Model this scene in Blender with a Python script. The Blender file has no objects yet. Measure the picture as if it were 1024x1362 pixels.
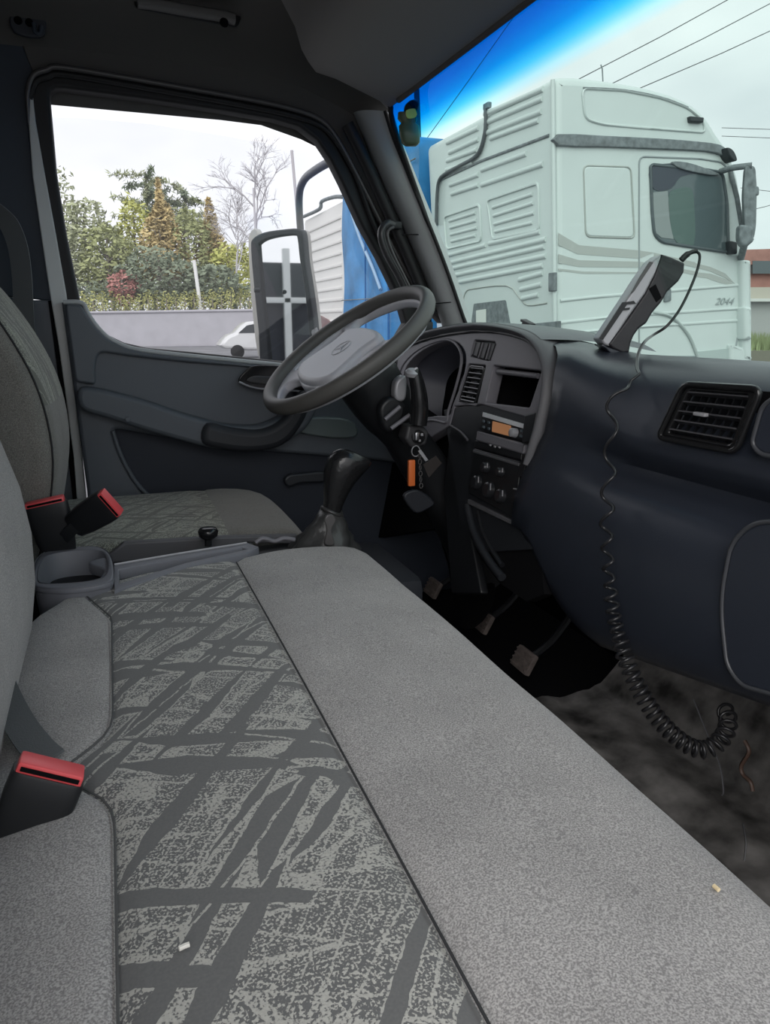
import bpy, bmesh, math, random
from mathutils import Vector, Matrix
random.seed(7)
V = Vector
PI = math.pi
SC = bpy.context.scene
COL = SC.collection

# ------------------------------------------------------------------ camera
# axes: +X vehicle forward, +Y across the cab towards the driver, +Z up, road at z = 0
F_PX, PITCH, YAW = 985.0, math.radians(14.3), math.radians(20)
CAM = V((0, 0, 1.70))
cam_d = bpy.data.cameras.new('camera')
cam_d.sensor_fit = 'HORIZONTAL'; cam_d.sensor_width = 36; cam_d.lens = F_PX / 1024 * 36
cam_d.clip_start = 0.02; cam_d.clip_end = 1000
cam = bpy.data.objects.new('camera', cam_d); COL.objects.link(cam)
cam.location = CAM; cam.rotation_euler = (PI / 2 - PITCH, 0, -YAW)
SC.camera = cam
# ------------------------------------------------------------------ sky, sun, exposure
w = bpy.data.worlds.new('overcast_sky'); SC.world = w; w.use_nodes = True
nt = w.node_tree; nt.nodes.clear()
def wn(t): return nt.nodes.new(t)
wo = wn('ShaderNodeOutputWorld'); bg = wn('ShaderNodeBackground'); tc = wn('ShaderNodeTexCoord')
mp = wn('ShaderNodeMapping'); mp.inputs['Scale'].default_value = (1.2, 1.2, 3.0)
no = wn('ShaderNodeTexNoise'); no.inputs['Scale'].default_value = 1.6; no.inputs['Detail'].default_value = 4
cr = wn('ShaderNodeValToRGB')
cr.color_ramp.elements[0].position = .32; cr.color_ramp.elements[0].color = (.70, .72, .77, 1)
cr.color_ramp.elements[1].position = .62; cr.color_ramp.elements[1].color = (.97, .97, 1, 1)
nt.links.new(tc.outputs['Generated'], mp.inputs[0]); nt.links.new(mp.outputs[0], no.inputs[0])
nt.links.new(no.outputs[0], cr.inputs[0]); nt.links.new(cr.outputs[0], bg.inputs[0])
bg.inputs[1].default_value = 1.2
nt.links.new(bg.outputs[0], wo.inputs[0])
sun_d = bpy.data.lights.new('sun', 'SUN'); sun_d.energy = 1.5; sun_d.angle = math.radians(50); sun_d.color = (1, .98, .95)
sun = bpy.data.objects.new('sun', sun_d); COL.objects.link(sun)
sun.rotation_euler = V((-.48, -.80, .55)).to_track_quat('Z', 'Y').to_euler()
SC.view_settings.view_transform = 'Standard'; SC.view_settings.look = 'None'
SC.view_settings.gamma = 1; SC.view_settings.use_curve_mapping = False
SC.view_settings.exposure = 0.10

# ------------------------------------------------------------------ measuring helpers
_fw = V((math.sin(YAW) * math.cos(PITCH), math.cos(YAW) * math.cos(PITCH), -math.sin(PITCH)))
_rt = V((math.cos(YAW), -math.sin(YAW), 0)); _up = _rt.cross(_fw)
def P(u, v, x=None, y=None, z=None, pl=None):
    """the point of a known real plane (x=, y=, z= or (point, normal)) that was measured at a photo pixel"""
    r = _fw + _rt * ((u - 512) / F_PX) - _up * ((v - 681) / F_PX)
    if x is not None: t = x / r.x
    elif y is not None: t = y / r.y
    elif z is not None: t = (z - CAM.z) / r.z
    else: t = (pl[0] - CAM).dot(pl[1]) / r.dot(pl[1])
    return CAM + r * t
def PP(L, **k): return [P(a[0], a[1], **k) for a in L]

def smooth(pts, n=6, closed=False):
    pts = [V(p) for p in pts]; out = []; N = len(pts)
    rng = range(N if closed else N - 1)
    for i in rng:
        if closed: a, b, c, d = pts[i - 1], pts[i], pts[(i + 1) % N], pts[(i + 2) % N]
        else: a, b, c, d = pts[max(i - 1, 0)], pts[i], pts[i + 1], pts[min(i + 2, N - 1)]
        for k in range(n):
            t = k / n
            out.append(.5 * ((2 * b) + (c - a) * t + (2 * a - 5 * b + 4 * c - d) * t * t + (3 * b - a - 3 * c + d) * t ** 3))
    if not closed: out.append(pts[-1])
    return out
def rnd(pts, r=.01, n=4):
    """round the corners of a closed 3-D polygon"""
    pts = [V(p) for p in pts]; out = []; N = len(pts)
    for i in range(N):
        a, b, c = pts[i - 1], pts[i], pts[(i + 1) % N]
        d1 = (a - b); d2 = (c - b); rr = min(r, d1.length * .45, d2.length * .45)
        p = b + d1.normalized() * rr; q = b + d2.normalized() * rr
        for k in range(n + 1):
            t = k / n
            out.append((1 - t) ** 2 * p + 2 * t * (1 - t) * b + t * t * q)
    return out

# ------------------------------------------------------------------ object helpers
WL = {}
def empty(name, loc, label=None, cat=None, group=None, kind=None):
    o = bpy.data.objects.new(name, None); COL.objects.link(o); o.location = V(loc); o.empty_display_size = .05
    WL[o.name] = V(loc); tag(o, label, cat, group, kind); return o
def tag(o, label=None, cat=None, group=None, kind=None):
    if label: o['label'] = label
    if cat: o['category'] = cat
    if group: o['group'] = group
    if kind: o['kind'] = kind
    return o
def link(name, me, m, parent=None, ang=35, label=None, cat=None, group=None, kind=None):
    if isinstance(me, bmesh.types.BMesh):
        bm = me; me = bpy.data.meshes.new(name); bm.to_mesh(me); bm.free()
    if not me.materials: me.materials.append(m)
    else: me.materials[0] = m
    for p in me.polygons: p.use_smooth = True
    me.set_sharp_from_angle(angle=math.radians(ang))
    o = bpy.data.objects.new(name, me); COL.objects.link(o)
    off = V((0, 0, 0))
    if parent is not None:
        o.parent = parent; off = WL[parent.name]
        me.transform(Matrix.Translation(-off))
    else:
        c = sum((v.co for v in me.vertices), V()) / max(1, len(me.vertices))
        c.z = min(v.co.z for v in me.vertices)
        me.transform(Matrix.Translation(-c)); o.location = c; off = c
    WL[o.name] = off
    return tag(o, label, cat, group, kind)
def copy_tree(o, parent=None):
    c = o.copy(); COL.objects.link(c); c.parent = parent
    for ch in list(o.children): copy_tree(ch, c)
    return c

def plate_mesh(outer, depth, holes=(), bev=0.0, bres=2, toward=None):
    """flat sheet with holes; its front lies on the outline's plane, its body goes `depth` (a vector) behind"""
    depth = V(depth); n = V((0, 0, 0)); N = len(outer)
    for i in range(N): n += V(outer[i]).cross(V(outer[(i + 1) % N]))
    n.normalize()
    if n.dot(depth) > 0: n = -n
    th = abs(depth.dot(n)); org = V(outer[0])
    ux = (V(outer[1]) - org); ux = (ux - n * ux.dot(n)).normalized(); uy = n.cross(ux)
    bev = min(bev, th * .49)
    cu = bpy.data.curves.new('c', 'CURVE'); cu.dimensions = '2D'; cu.fill_mode = 'BOTH'
    cu.extrude = max(th / 2 - bev, 1e-5); cu.bevel_depth = bev; cu.bevel_resolution = bres; cu.offset = -bev
    for ring in [outer] + list(holes):
        s = cu.splines.new('POLY'); s.points.add(len(ring) - 1); s.use_cyclic_u = True
        for k, p in enumerate(ring):
            d = V(p) - org; s.points[k].co = (d.dot(ux), d.dot(uy), 0, 1)
    ob = bpy.data.objects.new('t', cu); COL.objects.link(ob)
    me = bpy.data.meshes.new_from_object(ob)
    bpy.data.objects.remove(ob); bpy.data.curves.remove(cu)
    me.transform(Matrix.Translation(V((0, 0, -th / 2))))
    M = Matrix((ux, uy, n)).transposed().to_4x4(); M.translation = org
    # shear towards the depth vector when it is not along the normal
    lat = depth - n * depth.dot(n)
    me.transform(M)
    if lat.length > 1e-6:
        for v in me.vertices:
            t = -(v.co - org).dot(n) / th
            v.co += lat * t
    return me
def plate(name, outer, depth, m, parent=None, holes=(), bev=0.0, **k):
    return link(name, plate_mesh(outer, depth, holes, bev), m, parent, **k)

def tube(bm, pts, r, seg=10, cap=True):
    pts = [V(p) for p in pts]; n = len(pts); rs = r if isinstance(r, (list, tuple)) else [r] * n
    t0 = (pts[1] - pts[0]).normalized(); up = V((0, 0, 1)) if abs(t0.z) < .9 else V((1, 0, 0))
    nx = t0.cross(up).normalized(); rings = []
    for i in range(n):
        t = (pts[min(i + 1, n - 1)] - pts[max(i - 1, 0)])
        t = t.normalized() if t.length > 1e-9 else t0
        nx = (nx - t * nx.dot(t)); nx = nx.normalized() if nx.length > 1e-6 else t.orthogonal().normalized()
        ny = t.cross(nx)
        rings.append([bm.verts.new(pts[i] + (nx * math.cos(a) + ny * math.sin(a)) * rs[i]) for a in [2 * PI * k / seg for k in range(seg)]])
    for a, b in zip(rings, rings[1:]):
        for k in range(seg): bm.faces.new((a[k], a[(k + 1) % seg], b[(k + 1) % seg], b[k]))
    if cap:
        bm.faces.new(rings[0][::-1]); bm.faces.new(rings[-1])
    return bm
def tubeo(name, pts, r, m, parent=None, seg=10, **k):
    return link(name, tube(bmesh.new(), pts, r, seg), m, parent, ang=60, **k)
def ring_loft(bm, rings, cap=True):
    vs = [[bm.verts.new(p) for p in r] for r in rings]; n = len(vs[0])
    for a, b in zip(vs, vs[1:]):
        for k in range(n): bm.faces.new((a[k], a[(k + 1) % n], b[(k + 1) % n], b[k]))
    if cap: bm.faces.new(vs[0][::-1]); bm.faces.new(vs[-1])
    return bm
def ell(c, ax, ay, rx, ry, n=20, sq=2.0):
    out = []
    for k in range(n):
        a = 2 * PI * k / n; cx, sx = math.cos(a), math.sin(a)
        e = 2 / sq
        out.append(V(c) + V(ax) * rx * math.copysign(abs(cx) ** e, cx) + V(ay) * ry * math.copysign(abs(sx) ** e, sx))
    return out
def grid(bm, rows):
    vs = [[bm.verts.new(p) for p in r] for r in rows]
    for a, b in zip(vs, vs[1:]):
        for k in range(len(a) - 1): bm.faces.new((a[k], a[k + 1], b[k + 1], b[k]))
    return bm
def box(bm, c, s, R=None, bev=0):
    q = bmesh.new(); bmesh.ops.create_cube(q, size=1)
    bmesh.ops.scale(q, vec=V(s), verts=q.verts)
    if bev: bmesh.ops.bevel(q, geom=list(q.edges), offset=bev, segments=2, affect='EDGES', profile=.6)
    if R is not None: bmesh.ops.transform(q, matrix=R.to_4x4(), verts=q.verts)
    bmesh.ops.translate(q, vec=V(c), verts=q.verts)
    me = bpy.data.meshes.new('t'); q.to_mesh(me); q.free(); bm.from_mesh(me); bpy.data.meshes.remove(me)
    return bm
def boxo(name, c, s, m, parent=None, R=None, bev=0, **k):
    return link(name, box(bmesh.new(), c, s, R, bev), m, parent, **k)
def disc_lathe(bm, c, ax, prof, n=24):
    """prof: (distance along ax, radius)"""
    ax = V(ax).normalized(); a = ax.orthogonal().normalized(); b = ax.cross(a)
    return ring_loft(bm, [ell(V(c) + ax * d, a, b, r, r, n) for d, r in prof])
def ribbon(bm, pts, width_dir, w, th):
    rings = []
    pts = [V(p) for p in pts]
    for i, p in enumerate(pts):
        t = (pts[min(i + 1, len(pts) - 1)] - pts[max(i - 1, 0)]).normalized()
        wd = V(width_dir); wd = (wd - t * wd.dot(t)).normalized(); nn = t.cross(wd)
        rings.append([p + wd * w / 2 + nn * th / 2, p - wd * w / 2 + nn * th / 2, p - wd * w / 2 - nn * th / 2, p + wd * w / 2 - nn * th / 2])
    return ring_loft(bm, rings)

# ------------------------------------------------------------------ materials
def mat(name, col, rough=.6, metal=0, bump=0, bscale=400, var=0, vscale=3, spec=.5, emit=None, coat=0, alpha=1, sheen=0):
    m = bpy.data.materials.new(name); m.use_nodes = True; t = m.node_tree; b = t.nodes['Principled BSDF']
    b.inputs['Base Color'].default_value = (*col, 1); b.inputs['Roughness'].default_value = rough
    b.inputs['Metallic'].default_value = metal; b.inputs['Specular IOR Level'].default_value = spec
    b.inputs['Coat Weight'].default_value = coat; b.inputs['Alpha'].default_value = alpha
    b.inputs['Sheen Weight'].default_value = sheen
    if emit: b.inputs['Emission Color'].default_value = (*emit[0], 1); b.inputs['Emission Strength'].default_value = emit[1]
    tc = t.nodes.new('ShaderNodeTexCoord')
    if var:
        n = t.nodes.new('ShaderNodeTexNoise'); n.inputs['Scale'].default_value = vscale; n.inputs['Detail'].default_value = 5
        r = t.nodes.new('ShaderNodeMapRange'); r.inputs[1].default_value = .3; r.inputs[2].default_value = .7
        r.inputs[3].default_value = 1 - var; r.inputs[4].default_value = 1 + var
        mx = t.nodes.new('ShaderNodeVectorMath'); mx.operation = 'SCALE'; mx.inputs[0].default_value = col
        t.links.new(tc.outputs['Object'], n.inputs[0]); t.links.new(n.outputs[0], r.inputs[0]); t.links.new(r.outputs[0], mx.inputs['Scale'])
        t.links.new(mx.outputs[0], b.inputs['Base Color'])
    if bump:
        n = t.nodes.new('ShaderNodeTexNoise'); n.inputs['Scale'].default_value = bscale; n.inputs['Detail'].default_value = 3
        bp = t.nodes.new('ShaderNodeBump'); bp.inputs['Strength'].default_value = bump; bp.inputs['Distance'].default_value = .001
        t.links.new(tc.outputs['Object'], n.inputs[0]); t.links.new(n.outputs[0], bp.inputs['Height']); t.links.new(bp.outputs[0], b.inputs['Normal'])
    return m
def fabric(name, c1, c2, scale=420):
    m = mat(name, c1, .92, spec=.2, sheen=.25); t = m.node_tree; b = t.nodes['Principled BSDF']
    tc = t.nodes.new('ShaderNodeTexCoord'); n = t.nodes.new('ShaderNodeTexNoise'); n.inputs['Scale'].default_value = scale; n.inputs['Detail'].default_value = 2
    r = t.nodes.new('ShaderNodeValToRGB'); r.color_ramp.elements[0].position = .38; r.color_ramp.elements[1].position = .64
    r.color_ramp.elements[0].color = (*c1, 1); r.color_ramp.elements[1].color = (*c2, 1)
    n2 = t.nodes.new('ShaderNodeTexNoise'); n2.inputs['Scale'].default_value = 9; n2.inputs['Detail'].default_value = 3
    mr = t.nodes.new('ShaderNodeMapRange'); mr.inputs[1].default_value = .3; mr.inputs[2].default_value = .7; mr.inputs[3].default_value = .88; mr.inputs[4].default_value = 1.1
    mx = t.nodes.new('ShaderNodeVectorMath'); mx.operation = 'SCALE'
    bp = t.nodes.new('ShaderNodeBump'); bp.inputs['Strength'].default_value = .5; bp.inputs['Distance'].default_value = .001
    L = t.links.new
    L(tc.outputs['Object'], n.inputs[0]); L(tc.outputs['Object'], n2.inputs[0]); L(n.outputs[0], r.inputs[0]); L(n2.outputs[0], mr.inputs[0])
    L(r.outputs[0], mx.inputs[0]); L(mr.outputs[0], mx.inputs['Scale']); L(mx.outputs[0], b.inputs['Base Color'])
    L(n.outputs[0], bp.inputs['Height']); L(bp.outputs[0], b.inputs['Normal'])
    return m
def patterned(name, dark, light, k=1.0):
    """woven seat cloth: angular strokes, some plain and dark, some filled with pale worm-like flecks"""
    m = mat(name, dark, .92, spec=.2, sheen=.25); t = m.node_tree; b = t.nodes['Principled BSDF']; L = t.links.new
    def N(ty, **kw):
        n = t.nodes.new(ty)
        for a, v in kw.items(): n.inputs[a].default_value = v
        return n
    def M(op, a, bb=None, cl=False):
        n = t.nodes.new('ShaderNodeMath'); n.operation = op; n.use_clamp = cl
        for i, q in enumerate((a, bb)):
            if q is None: continue
            if isinstance(q, (int, float)): n.inputs[i].default_value = q
            else: L(q, n.inputs[i])
        return n.outputs[0]
    tc = N('ShaderNodeTexCoord')
    dn = N('ShaderNodeTexNoise', Scale=60.0); L(tc.outputs['Object'], dn.inputs[0])
    ds = t.nodes.new('ShaderNodeVectorMath'); ds.operation = 'MULTIPLY_ADD'; ds.inputs[1].default_value = (.006, .006, .006)
    L(dn.outputs['Color'], ds.inputs[0]); L(tc.outputs['Object'], ds.inputs[2])
    def layer(ang, sc, thr, off):
        mr = t.nodes.new('ShaderNodeMapping'); mr.inputs['Rotation'].default_value = (0, 0, -math.radians(ang)); L(ds.outputs[0], mr.inputs[0])
        mp = t.nodes.new('ShaderNodeMapping'); mp.inputs['Scale'].default_value = sc; mp.inputs['Location'].default_value = (off, off, 0)
        L(mr.outputs[0], mp.inputs[0])
        v = N('ShaderNodeTexVoronoi', Scale=1.0); v.voronoi_dimensions = '2D'; L(mp.outputs[0], v.inputs[0])
        e = t.nodes.new('ShaderNodeTexVoronoi'); e.voronoi_dimensions = '2D'; e.feature = 'DISTANCE_TO_EDGE'; e.inputs['Scale'].default_value = 1; L(mp.outputs[0], e.inputs[0])
        sp = t.nodes.new('ShaderNodeSeparateColor'); L(v.outputs['Color'], sp.inputs[0])
        return M('GREATER_THAN', sp.outputs[0], thr), M('LESS_THAN', e.outputs[0], .10), M('GREATER_THAN', sp.outputs[1], .35)
    a1, e1, r1 = layer(54, (6 * k, 66 * k, 1), .29, 3.3)
    a2, e2, r2 = layer(-21, (6.5 * k, 46 * k, 1), .26, 1.7)
    mask = M('MULTIPLY', a1, a2)
    edge = M('MULTIPLY', M('MULTIPLY', e1, r1), a2)
    edge = M('MAXIMUM', edge, M('MULTIPLY', M('MULTIPLY', e2, r2), a1))
    n = N('ShaderNodeTexNoise', Scale=450.0, Detail=1.0); L(tc.outputs['Object'], n.inputs[0])
    fl = M('MULTIPLY', M('SUBTRACT', n.outputs[0], .515), 12, True)
    f = M('MULTIPLY', fl, mask); f = M('MAXIMUM', f, M('MULTIPLY', M('MULTIPLY', edge, M('MULTIPLY', M('SUBTRACT', n.outputs[0], .34), 8, True)), .9), True)
    f = M('ADD', M('MULTIPLY', f, .85), M('MULTIPLY', n.outputs[0], .12), True)
    mx = t.nodes.new('ShaderNodeMix'); mx.data_type = 'RGBA'; L(f, mx.inputs[0])
    mx.inputs[6].default_value = (*dark, 1); mx.inputs[7].default_value = (*light, 1); L(mx.outputs[2], b.inputs['Base Color'])
    bp = N('ShaderNodeBump', Strength=.5, Distance=.001); L(f, bp.inputs['Height']); L(bp.outputs[0], b.inputs['Normal'])
    return m
def glass(name, tint=(1, 1, 1), gloss=.04, band=None, rough=.02):
    m = bpy.data.materials.new(name); m.use_nodes = True; t = m.node_tree; t.nodes.clear(); L = t.links.new
    o = t.nodes.new('ShaderNodeOutputMaterial'); mx = t.nodes.new('ShaderNodeMixShader')
    tr = t.nodes.new('ShaderNodeBsdfTransparent'); gl = t.nodes.new('ShaderNodeBsdfGlossy'); gl.inputs['Roughness'].default_value = rough
    tr.inputs[0].default_value = (*tint, 1); mx.inputs[0].default_value = gloss
    if band:
        tc = t.nodes.new('ShaderNodeTexCoord'); s = t.nodes.new('ShaderNodeSeparateXYZ'); mr = t.nodes.new('ShaderNodeMapRange')
        mr.inputs[1].default_value = band[0]; mr.inputs[2].default_value = band[1]
        r = t.nodes.new('ShaderNodeValToRGB'); e = r.color_ramp.elements
        e[0].position = 0; e[0].color = (*tint, 1); e[1].position = 1; e[1].color = (.0, .30, .68, 1)
        for p, c in ((.14, (.72, .96, 1.0)), (.32, (.25, .78, .99)), (.55, (.0, .50, .88)), (.8, (.0, .36, .78))):
            q = e.new(p); q.color = (*c, 1)
        L(tc.outputs['Object'], s.inputs[0]); L(s.outputs['Z'], mr.inputs[0]); L(mr.outputs[0], r.inputs[0]); L(r.outputs[0], tr.inputs[0])
    L(tr.outputs[0], mx.inputs[1]); L(gl.outputs[0], mx.inputs[2]); L(mx.outputs[0], o.inputs[0])
    return m

M_dash = mat('dash_grain_plastic', (.027, .032, .045), .32, bump=.2, bscale=900, spec=.6)
M_dashg = mat('bezel_grey_plastic', (.19, .185, .205), .45, bump=.25, bscale=900)
M_rim = mat('bezel_rim_plastic', (.10, .10, .108), .5, bump=.2, bscale=900)
M_black = mat('black_plastic', (.010, .011, .013), .45)
M_void = mat('dull_black', (.006, .006, .007), .9, spec=.1)
M_gloss = mat('gloss_black', (.012, .012, .013), .18)
M_rub = mat('black_rubber', (.012, .012, .013), .55)
M_seal = mat('seal_edge_grey', (.10, .095, .095), .25)
M_door = mat('door_slate_plastic', (.115, .130, .150), .45, bump=.35, bscale=800)
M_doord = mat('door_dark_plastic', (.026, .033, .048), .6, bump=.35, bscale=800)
M_pillar = mat('pillar_grey_plastic', (.55, .575, .57), .45, bump=.2, bscale=800)
M_navy = mat('pillar_navy_plastic', (.045, .058, .078), .6, bump=.2, bscale=800)
M_head = mat('headliner_fabric', (.14, .135, .128), .95, bump=.4, bscale=600, spec=.1)
M_bulge = mat('overhead_plastic', (.30, .285, .27), .75, bump=.3, bscale=700, spec=.3)
M_white = mat('white_paint', (.66, .69, .68), .35, coat=.3)
M_fab = fabric('plain_grey_seat_cloth', (.225, .215, .21), (.47, .45, .435), 650)
M_fabd = fabric('brown_grey_seat_cloth', (.15, .143, .13), (.27, .26, .235), 650)
M_pat = patterned('patterned_seat_cloth', (.125, .125, .125), (.52, .505, .46))
M_patd = patterned('patterned_driver_cloth', (.14, .14, .12), (.46, .46, .38), 1.6)
M_red = mat('red_button_plastic', (.90, .10, .11), .35)
M_chrome = mat('chrome', (.75, .75, .76), .15, metal=1)
M_silver = mat('silver_plastic', (.42, .42, .44), .4, metal=.3)
M_wheel = mat('steering_wheel_grip', (.10, .096, .090), .5, bump=.2, bscale=700)
M_pad = mat('steering_hub_grey', (.58, .58, .62), .42, bump=.2, bscale=800)
M_cord = mat('coiled_cord_rubber', (.02, .02, .022), .28)
M_belt = mat('seat_belt_webbing', (.13, .14, .145), .7, bump=.6, bscale=600)
M_cup = mat('cup_holder_grey', (.20, .205, .23), .45, bump=.2, bscale=700)
M_leather = mat('gear_leather', (.014, .014, .015), .22, bump=.6, bscale=120)
M_boot = mat('gear_boot_leatherette', (.05, .05, .05), .28, bump=1.2, bscale=60)
M_orange = mat('orange_tag', (.75, .17, .04), .4)
M_disp = mat('orange_lcd', (.50, .24, .12), .3, emit=((.8, .36, .16), .16))
M_ped = mat('worn_pedal_rubber', (.20, .165, .15), .7, var=.3, vscale=60)
M_wire = mat('brown_wire', (.10, .06, .045), .5)
M_truck = mat('truck_white_paint', (.60, .655, .645), .38, coat=.2, var=.03, vscale=1.5)
M_truckgrey = mat('truck_grey_plastic', (.17, .19, .20), .6, var=.35, vscale=18)
M_stripe = mat('truck_stripe_grey', (.42, .44, .42), .5)
M_truckblk = mat('truck_black', (.03, .035, .04), .5)
M_asph = mat('asphalt', (.20, .20, .21), .9, var=.2, vscale=.8)
M_wall = mat('concrete_wall', (.42, .41, .44), .9, var=.06, vscale=1.2)
M_trunk = mat('bark', (.26, .23, .20), .9)
M_bare = mat('bare_twigs', (.52, .50, .52), .9)
M_tarp = mat('blue_tarpaulin', (.03, .22, .50), .5, bump=2.5, bscale=5, var=.35, vscale=2.2)
M_concrete = mat('pole_concrete', (.50, .50, .48), .8)
def leafm(n, c, v=.45): return mat(n, tuple(q * 1.25 + .085 for q in c), .8, var=v, vscale=1.3, spec=.2)  # lifted towards grey: distance haze mixed into the leaf colours
M_lf = [leafm('leaves_olive', (.20, .22, .07)), leafm('leaves_yellow_green', (.32, .33, .06)), leafm('leaves_dusty', (.23, .25, .13)), leafm('leaves_dark', (.10, .13, .07)),
        leafm('leaves_autumn', (.33, .25, .09)), leafm('leaves_red', (.28, .10, .08)), leafm('leaves_hedge', (.36, .36, .10))]

# ------------------------------------------------------------------ cab shell
# driver door
D = empty('door_1', (.3, 2.1, .95), kind='structure')
yD = 2.10
glass_o = [(66, 128), (68, 121), (74, 117), (85, 117), (200, 132), (300, 147), (365, 158), (398, 168), (422, 186), (440, 213), (455, 243), (480, 298), (505, 343), (530, 395), (540, 430), (500, 500), (395, 483),
           (320, 475), (250, 468), (195, 463), (165, 456), (140, 444), (124, 428), (113, 410), (106, 398), (88, 310), (75, 230)]
frame_o = [(38, 118), (46, 101), (62, 95), (85, 92), (200, 112), (340, 137), (395, 150), (425, 163), (445, 185), (470, 230), (500, 290), (530, 350), (575, 425), (585, 520), (480, 560), (250, 560), (116, 540),
           (100, 480), (84, 402), (72, 330), (50, 220), (40, 150)]
plate('window_frame', PP(frame_o, y=yD), (0, .05, 0), M_rub, D, holes=[PP(glass_o, y=yD)], bev=.008)
seal_p = [(110, 655), (100, 560), (90, 470), (80, 400), (68, 330), (52, 250), (38, 165), (37, 122), (45, 100), (62, 93), (85, 90), (200, 109), (340, 134), (396, 147), (427, 160), (447, 182), (472, 227), (502, 287), (532, 347), (560, 395)]
tubeo('door_weatherstrip', smooth(PP(seal_p[6:], y=yD - .012), 5), [.0015, .0025, .0035, .005, .006] + [.007] * 61, M_seal, D)
tubeo('inner_weatherstrip', smooth(PP([(a + 2, b + 9) if i < 10 else (a - 6, b + 8) for i, (a, b) in enumerate(seal_p[7:])], y=yD - .010), 5), .007, M_rub, D)
gl_in = [(62, 165), (70, 156), (110, 157), (200, 165), (300, 181), (365, 193), (420, 205), (452, 213)] + glass_o[10:16] + [(395, 500), (250, 485), (165, 475), (120, 440), (100, 400), (80, 310)]
plate('window_glass', PP(gl_in, y=yD + .028), (0, .004, 0), glass('side_glass', (.955, .96, .97), .02), D)
# lower trim
lower = [(82, 402), (110, 402), (116, 415), (126, 430), (142, 447), (166, 459), (196, 466), (250, 471), (320, 478), (395, 486), (500, 503), (580, 520), (700, 560), (720, 860), (130, 860), (116, 655), (98, 520)]
pocket = rnd(PP([(147, 569), (275, 592), (370, 602), (500, 612), (690, 640), (700, 840), (330, 790), (215, 690), (178, 640), (158, 600)], y=yD - .045), .04)
plate('door_panel', PP(lower, y=yD - .045), (0, .05, 0), M_door, D, holes=[pocket], bev=.010)
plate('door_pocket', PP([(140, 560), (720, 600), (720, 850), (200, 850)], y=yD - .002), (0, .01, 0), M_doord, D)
tubeo('pocket_edge', smooth(PP([(150, 573), (162, 608), (180, 640), (200, 662)], y=yD - .048), 5), .006, M_door, D)
tubeo('window_sill_edge', smooth(PP([(84, 402), (109, 403), (117, 417), (128, 433), (144, 449), (168, 461), (197, 467), (250, 473), (320, 480), (395, 488), (500, 505)], y=yD - .05), 5), .006, mat('sill_edge_grey', (.50, .52, .53), .3), D)
rail = rnd(PP([(86, 404), (108, 405), (116, 419), (127, 435), (143, 451), (167, 463), (196, 470), (250, 476), (320, 483), (395, 491), (520, 508), (540, 530), (430, 510), (372, 497), (330, 488), (250, 482), (175, 474), (136, 468), (129, 474), (126, 492), (128, 512), (100, 508)], y=yD - .062), .012)
plate('upper_rail', rail, (0, .02, 0), M_door, D, bev=.006)
arm = rnd(PP([(101, 513), (140, 519), (190, 532), (245, 551), (300, 566), (345, 568), (378, 554), (400, 532), (430, 530), (410, 570), (375, 594), (335, 601), (280, 597), (190, 572), (140, 555), (104, 546)], y=yD - .10), .03, 3)
plate('armrest', arm, (0, .06, 0), M_door, D, bev=.012)
armd = smooth(PP([(276, 564), (310, 570), (348, 572), (376, 558), (392, 530), (410, 520), (412, 545), (394, 578), (370, 596), (335, 602), (300, 599), (270, 590)], y=yD - .122), 4, True)
plate('armrest_pad', armd, (0, .05, 0), mat('armrest_pad_dark', (.035, .038, .045), .5, bump=.3, bscale=800), D, bev=.018, label='darker grip pad at the front of the armrest')
hp = smooth(PP([(317, 508), (328, 492), (345, 486), (390, 488), (430, 492), (430, 520), (380, 519), (340, 516)], y=yD - .078), 4, True)
plate('handle_recess', hp, (0, .01, 0), M_gloss, D, bev=.003)
plate('door_handle', smooth(PP([(330, 509), (340, 500), (380, 503), (425, 507), (425, 517), (370, 514)], y=yD - .095), 4, True), (0, .012, 0), mat('handle_dark', (.06, .06, .062), .3), D, bev=.005)
tubeo('handle_lip', smooth(PP([(318, 508), (340, 516), (380, 519), (420, 522)], y=yD - .084), 4), .003, M_silver, D)
cr_ = smooth(PP([(378, 640), (384, 632), (400, 630), (432, 628), (432, 641), (400, 643), (385, 648)], y=yD - .04), 4, True)
plate('window_crank', cr_, (0, .02, 0), mat('crank_dark', (.03, .034, .04), .4), D, bev=.006)
plate('lower_highlight_panel', smooth(PP([(385, 572), (405, 556), (465, 558), (475, 580), (440, 583)], y=yD - .06), 4, True), (0, .02, 0), mat('door_highlight_grey', (.16, .19, .19), .4), D, bev=.006)  # highlight on the door trim put into a lighter raised patch
boxo('screw_cap', P(170, 558, y=yD - .112), (.012, .004, .012), M_door, D, bev=.002)

# B-pillar and left inner wall
WLft = empty('wall_left', (-.3, 2.12, .95), kind='structure')
upw = [(-150, 20), (30, 60), (45, 96), (36, 120), (38, 165), (44, 235), (56, 300), (68, 385), (70, 400), (-150, 380)]
plate('pillar_upper_trim', PP(upw, y=2.115), (0, .05, 0), M_navy, WLft, bev=.004)
plate('pillar_lower_trim', PP([(-150, 372), (40, 399), (66, 399), (78, 470), (92, 560), (106, 655), (118, 820), (-150, 820)], y=2.105), (0, .05, 0), M_door, WLft, bev=.005)
plate('door_aperture', PP([(36, 120), (42, 112), (47, 160), (60, 234), (74, 310), (88, 390), (93, 430), (99, 500), (106, 570), (113, 640), (117, 690), (104, 690), (98, 610), (89, 540), (78, 460), (66, 390), (54, 310), (43, 234), (38, 165)], y=2.092), (0, .012, 0),
      mat('painted_aperture', (.66, .68, .67), .35), WLft, bev=.003)
plate('pillar_gap', PP([(64, 400), (70, 400), (82, 480), (98, 600), (106, 690), (100, 690), (80, 520)], y=2.10), (0, .01, 0), M_void, WLft)

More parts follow.
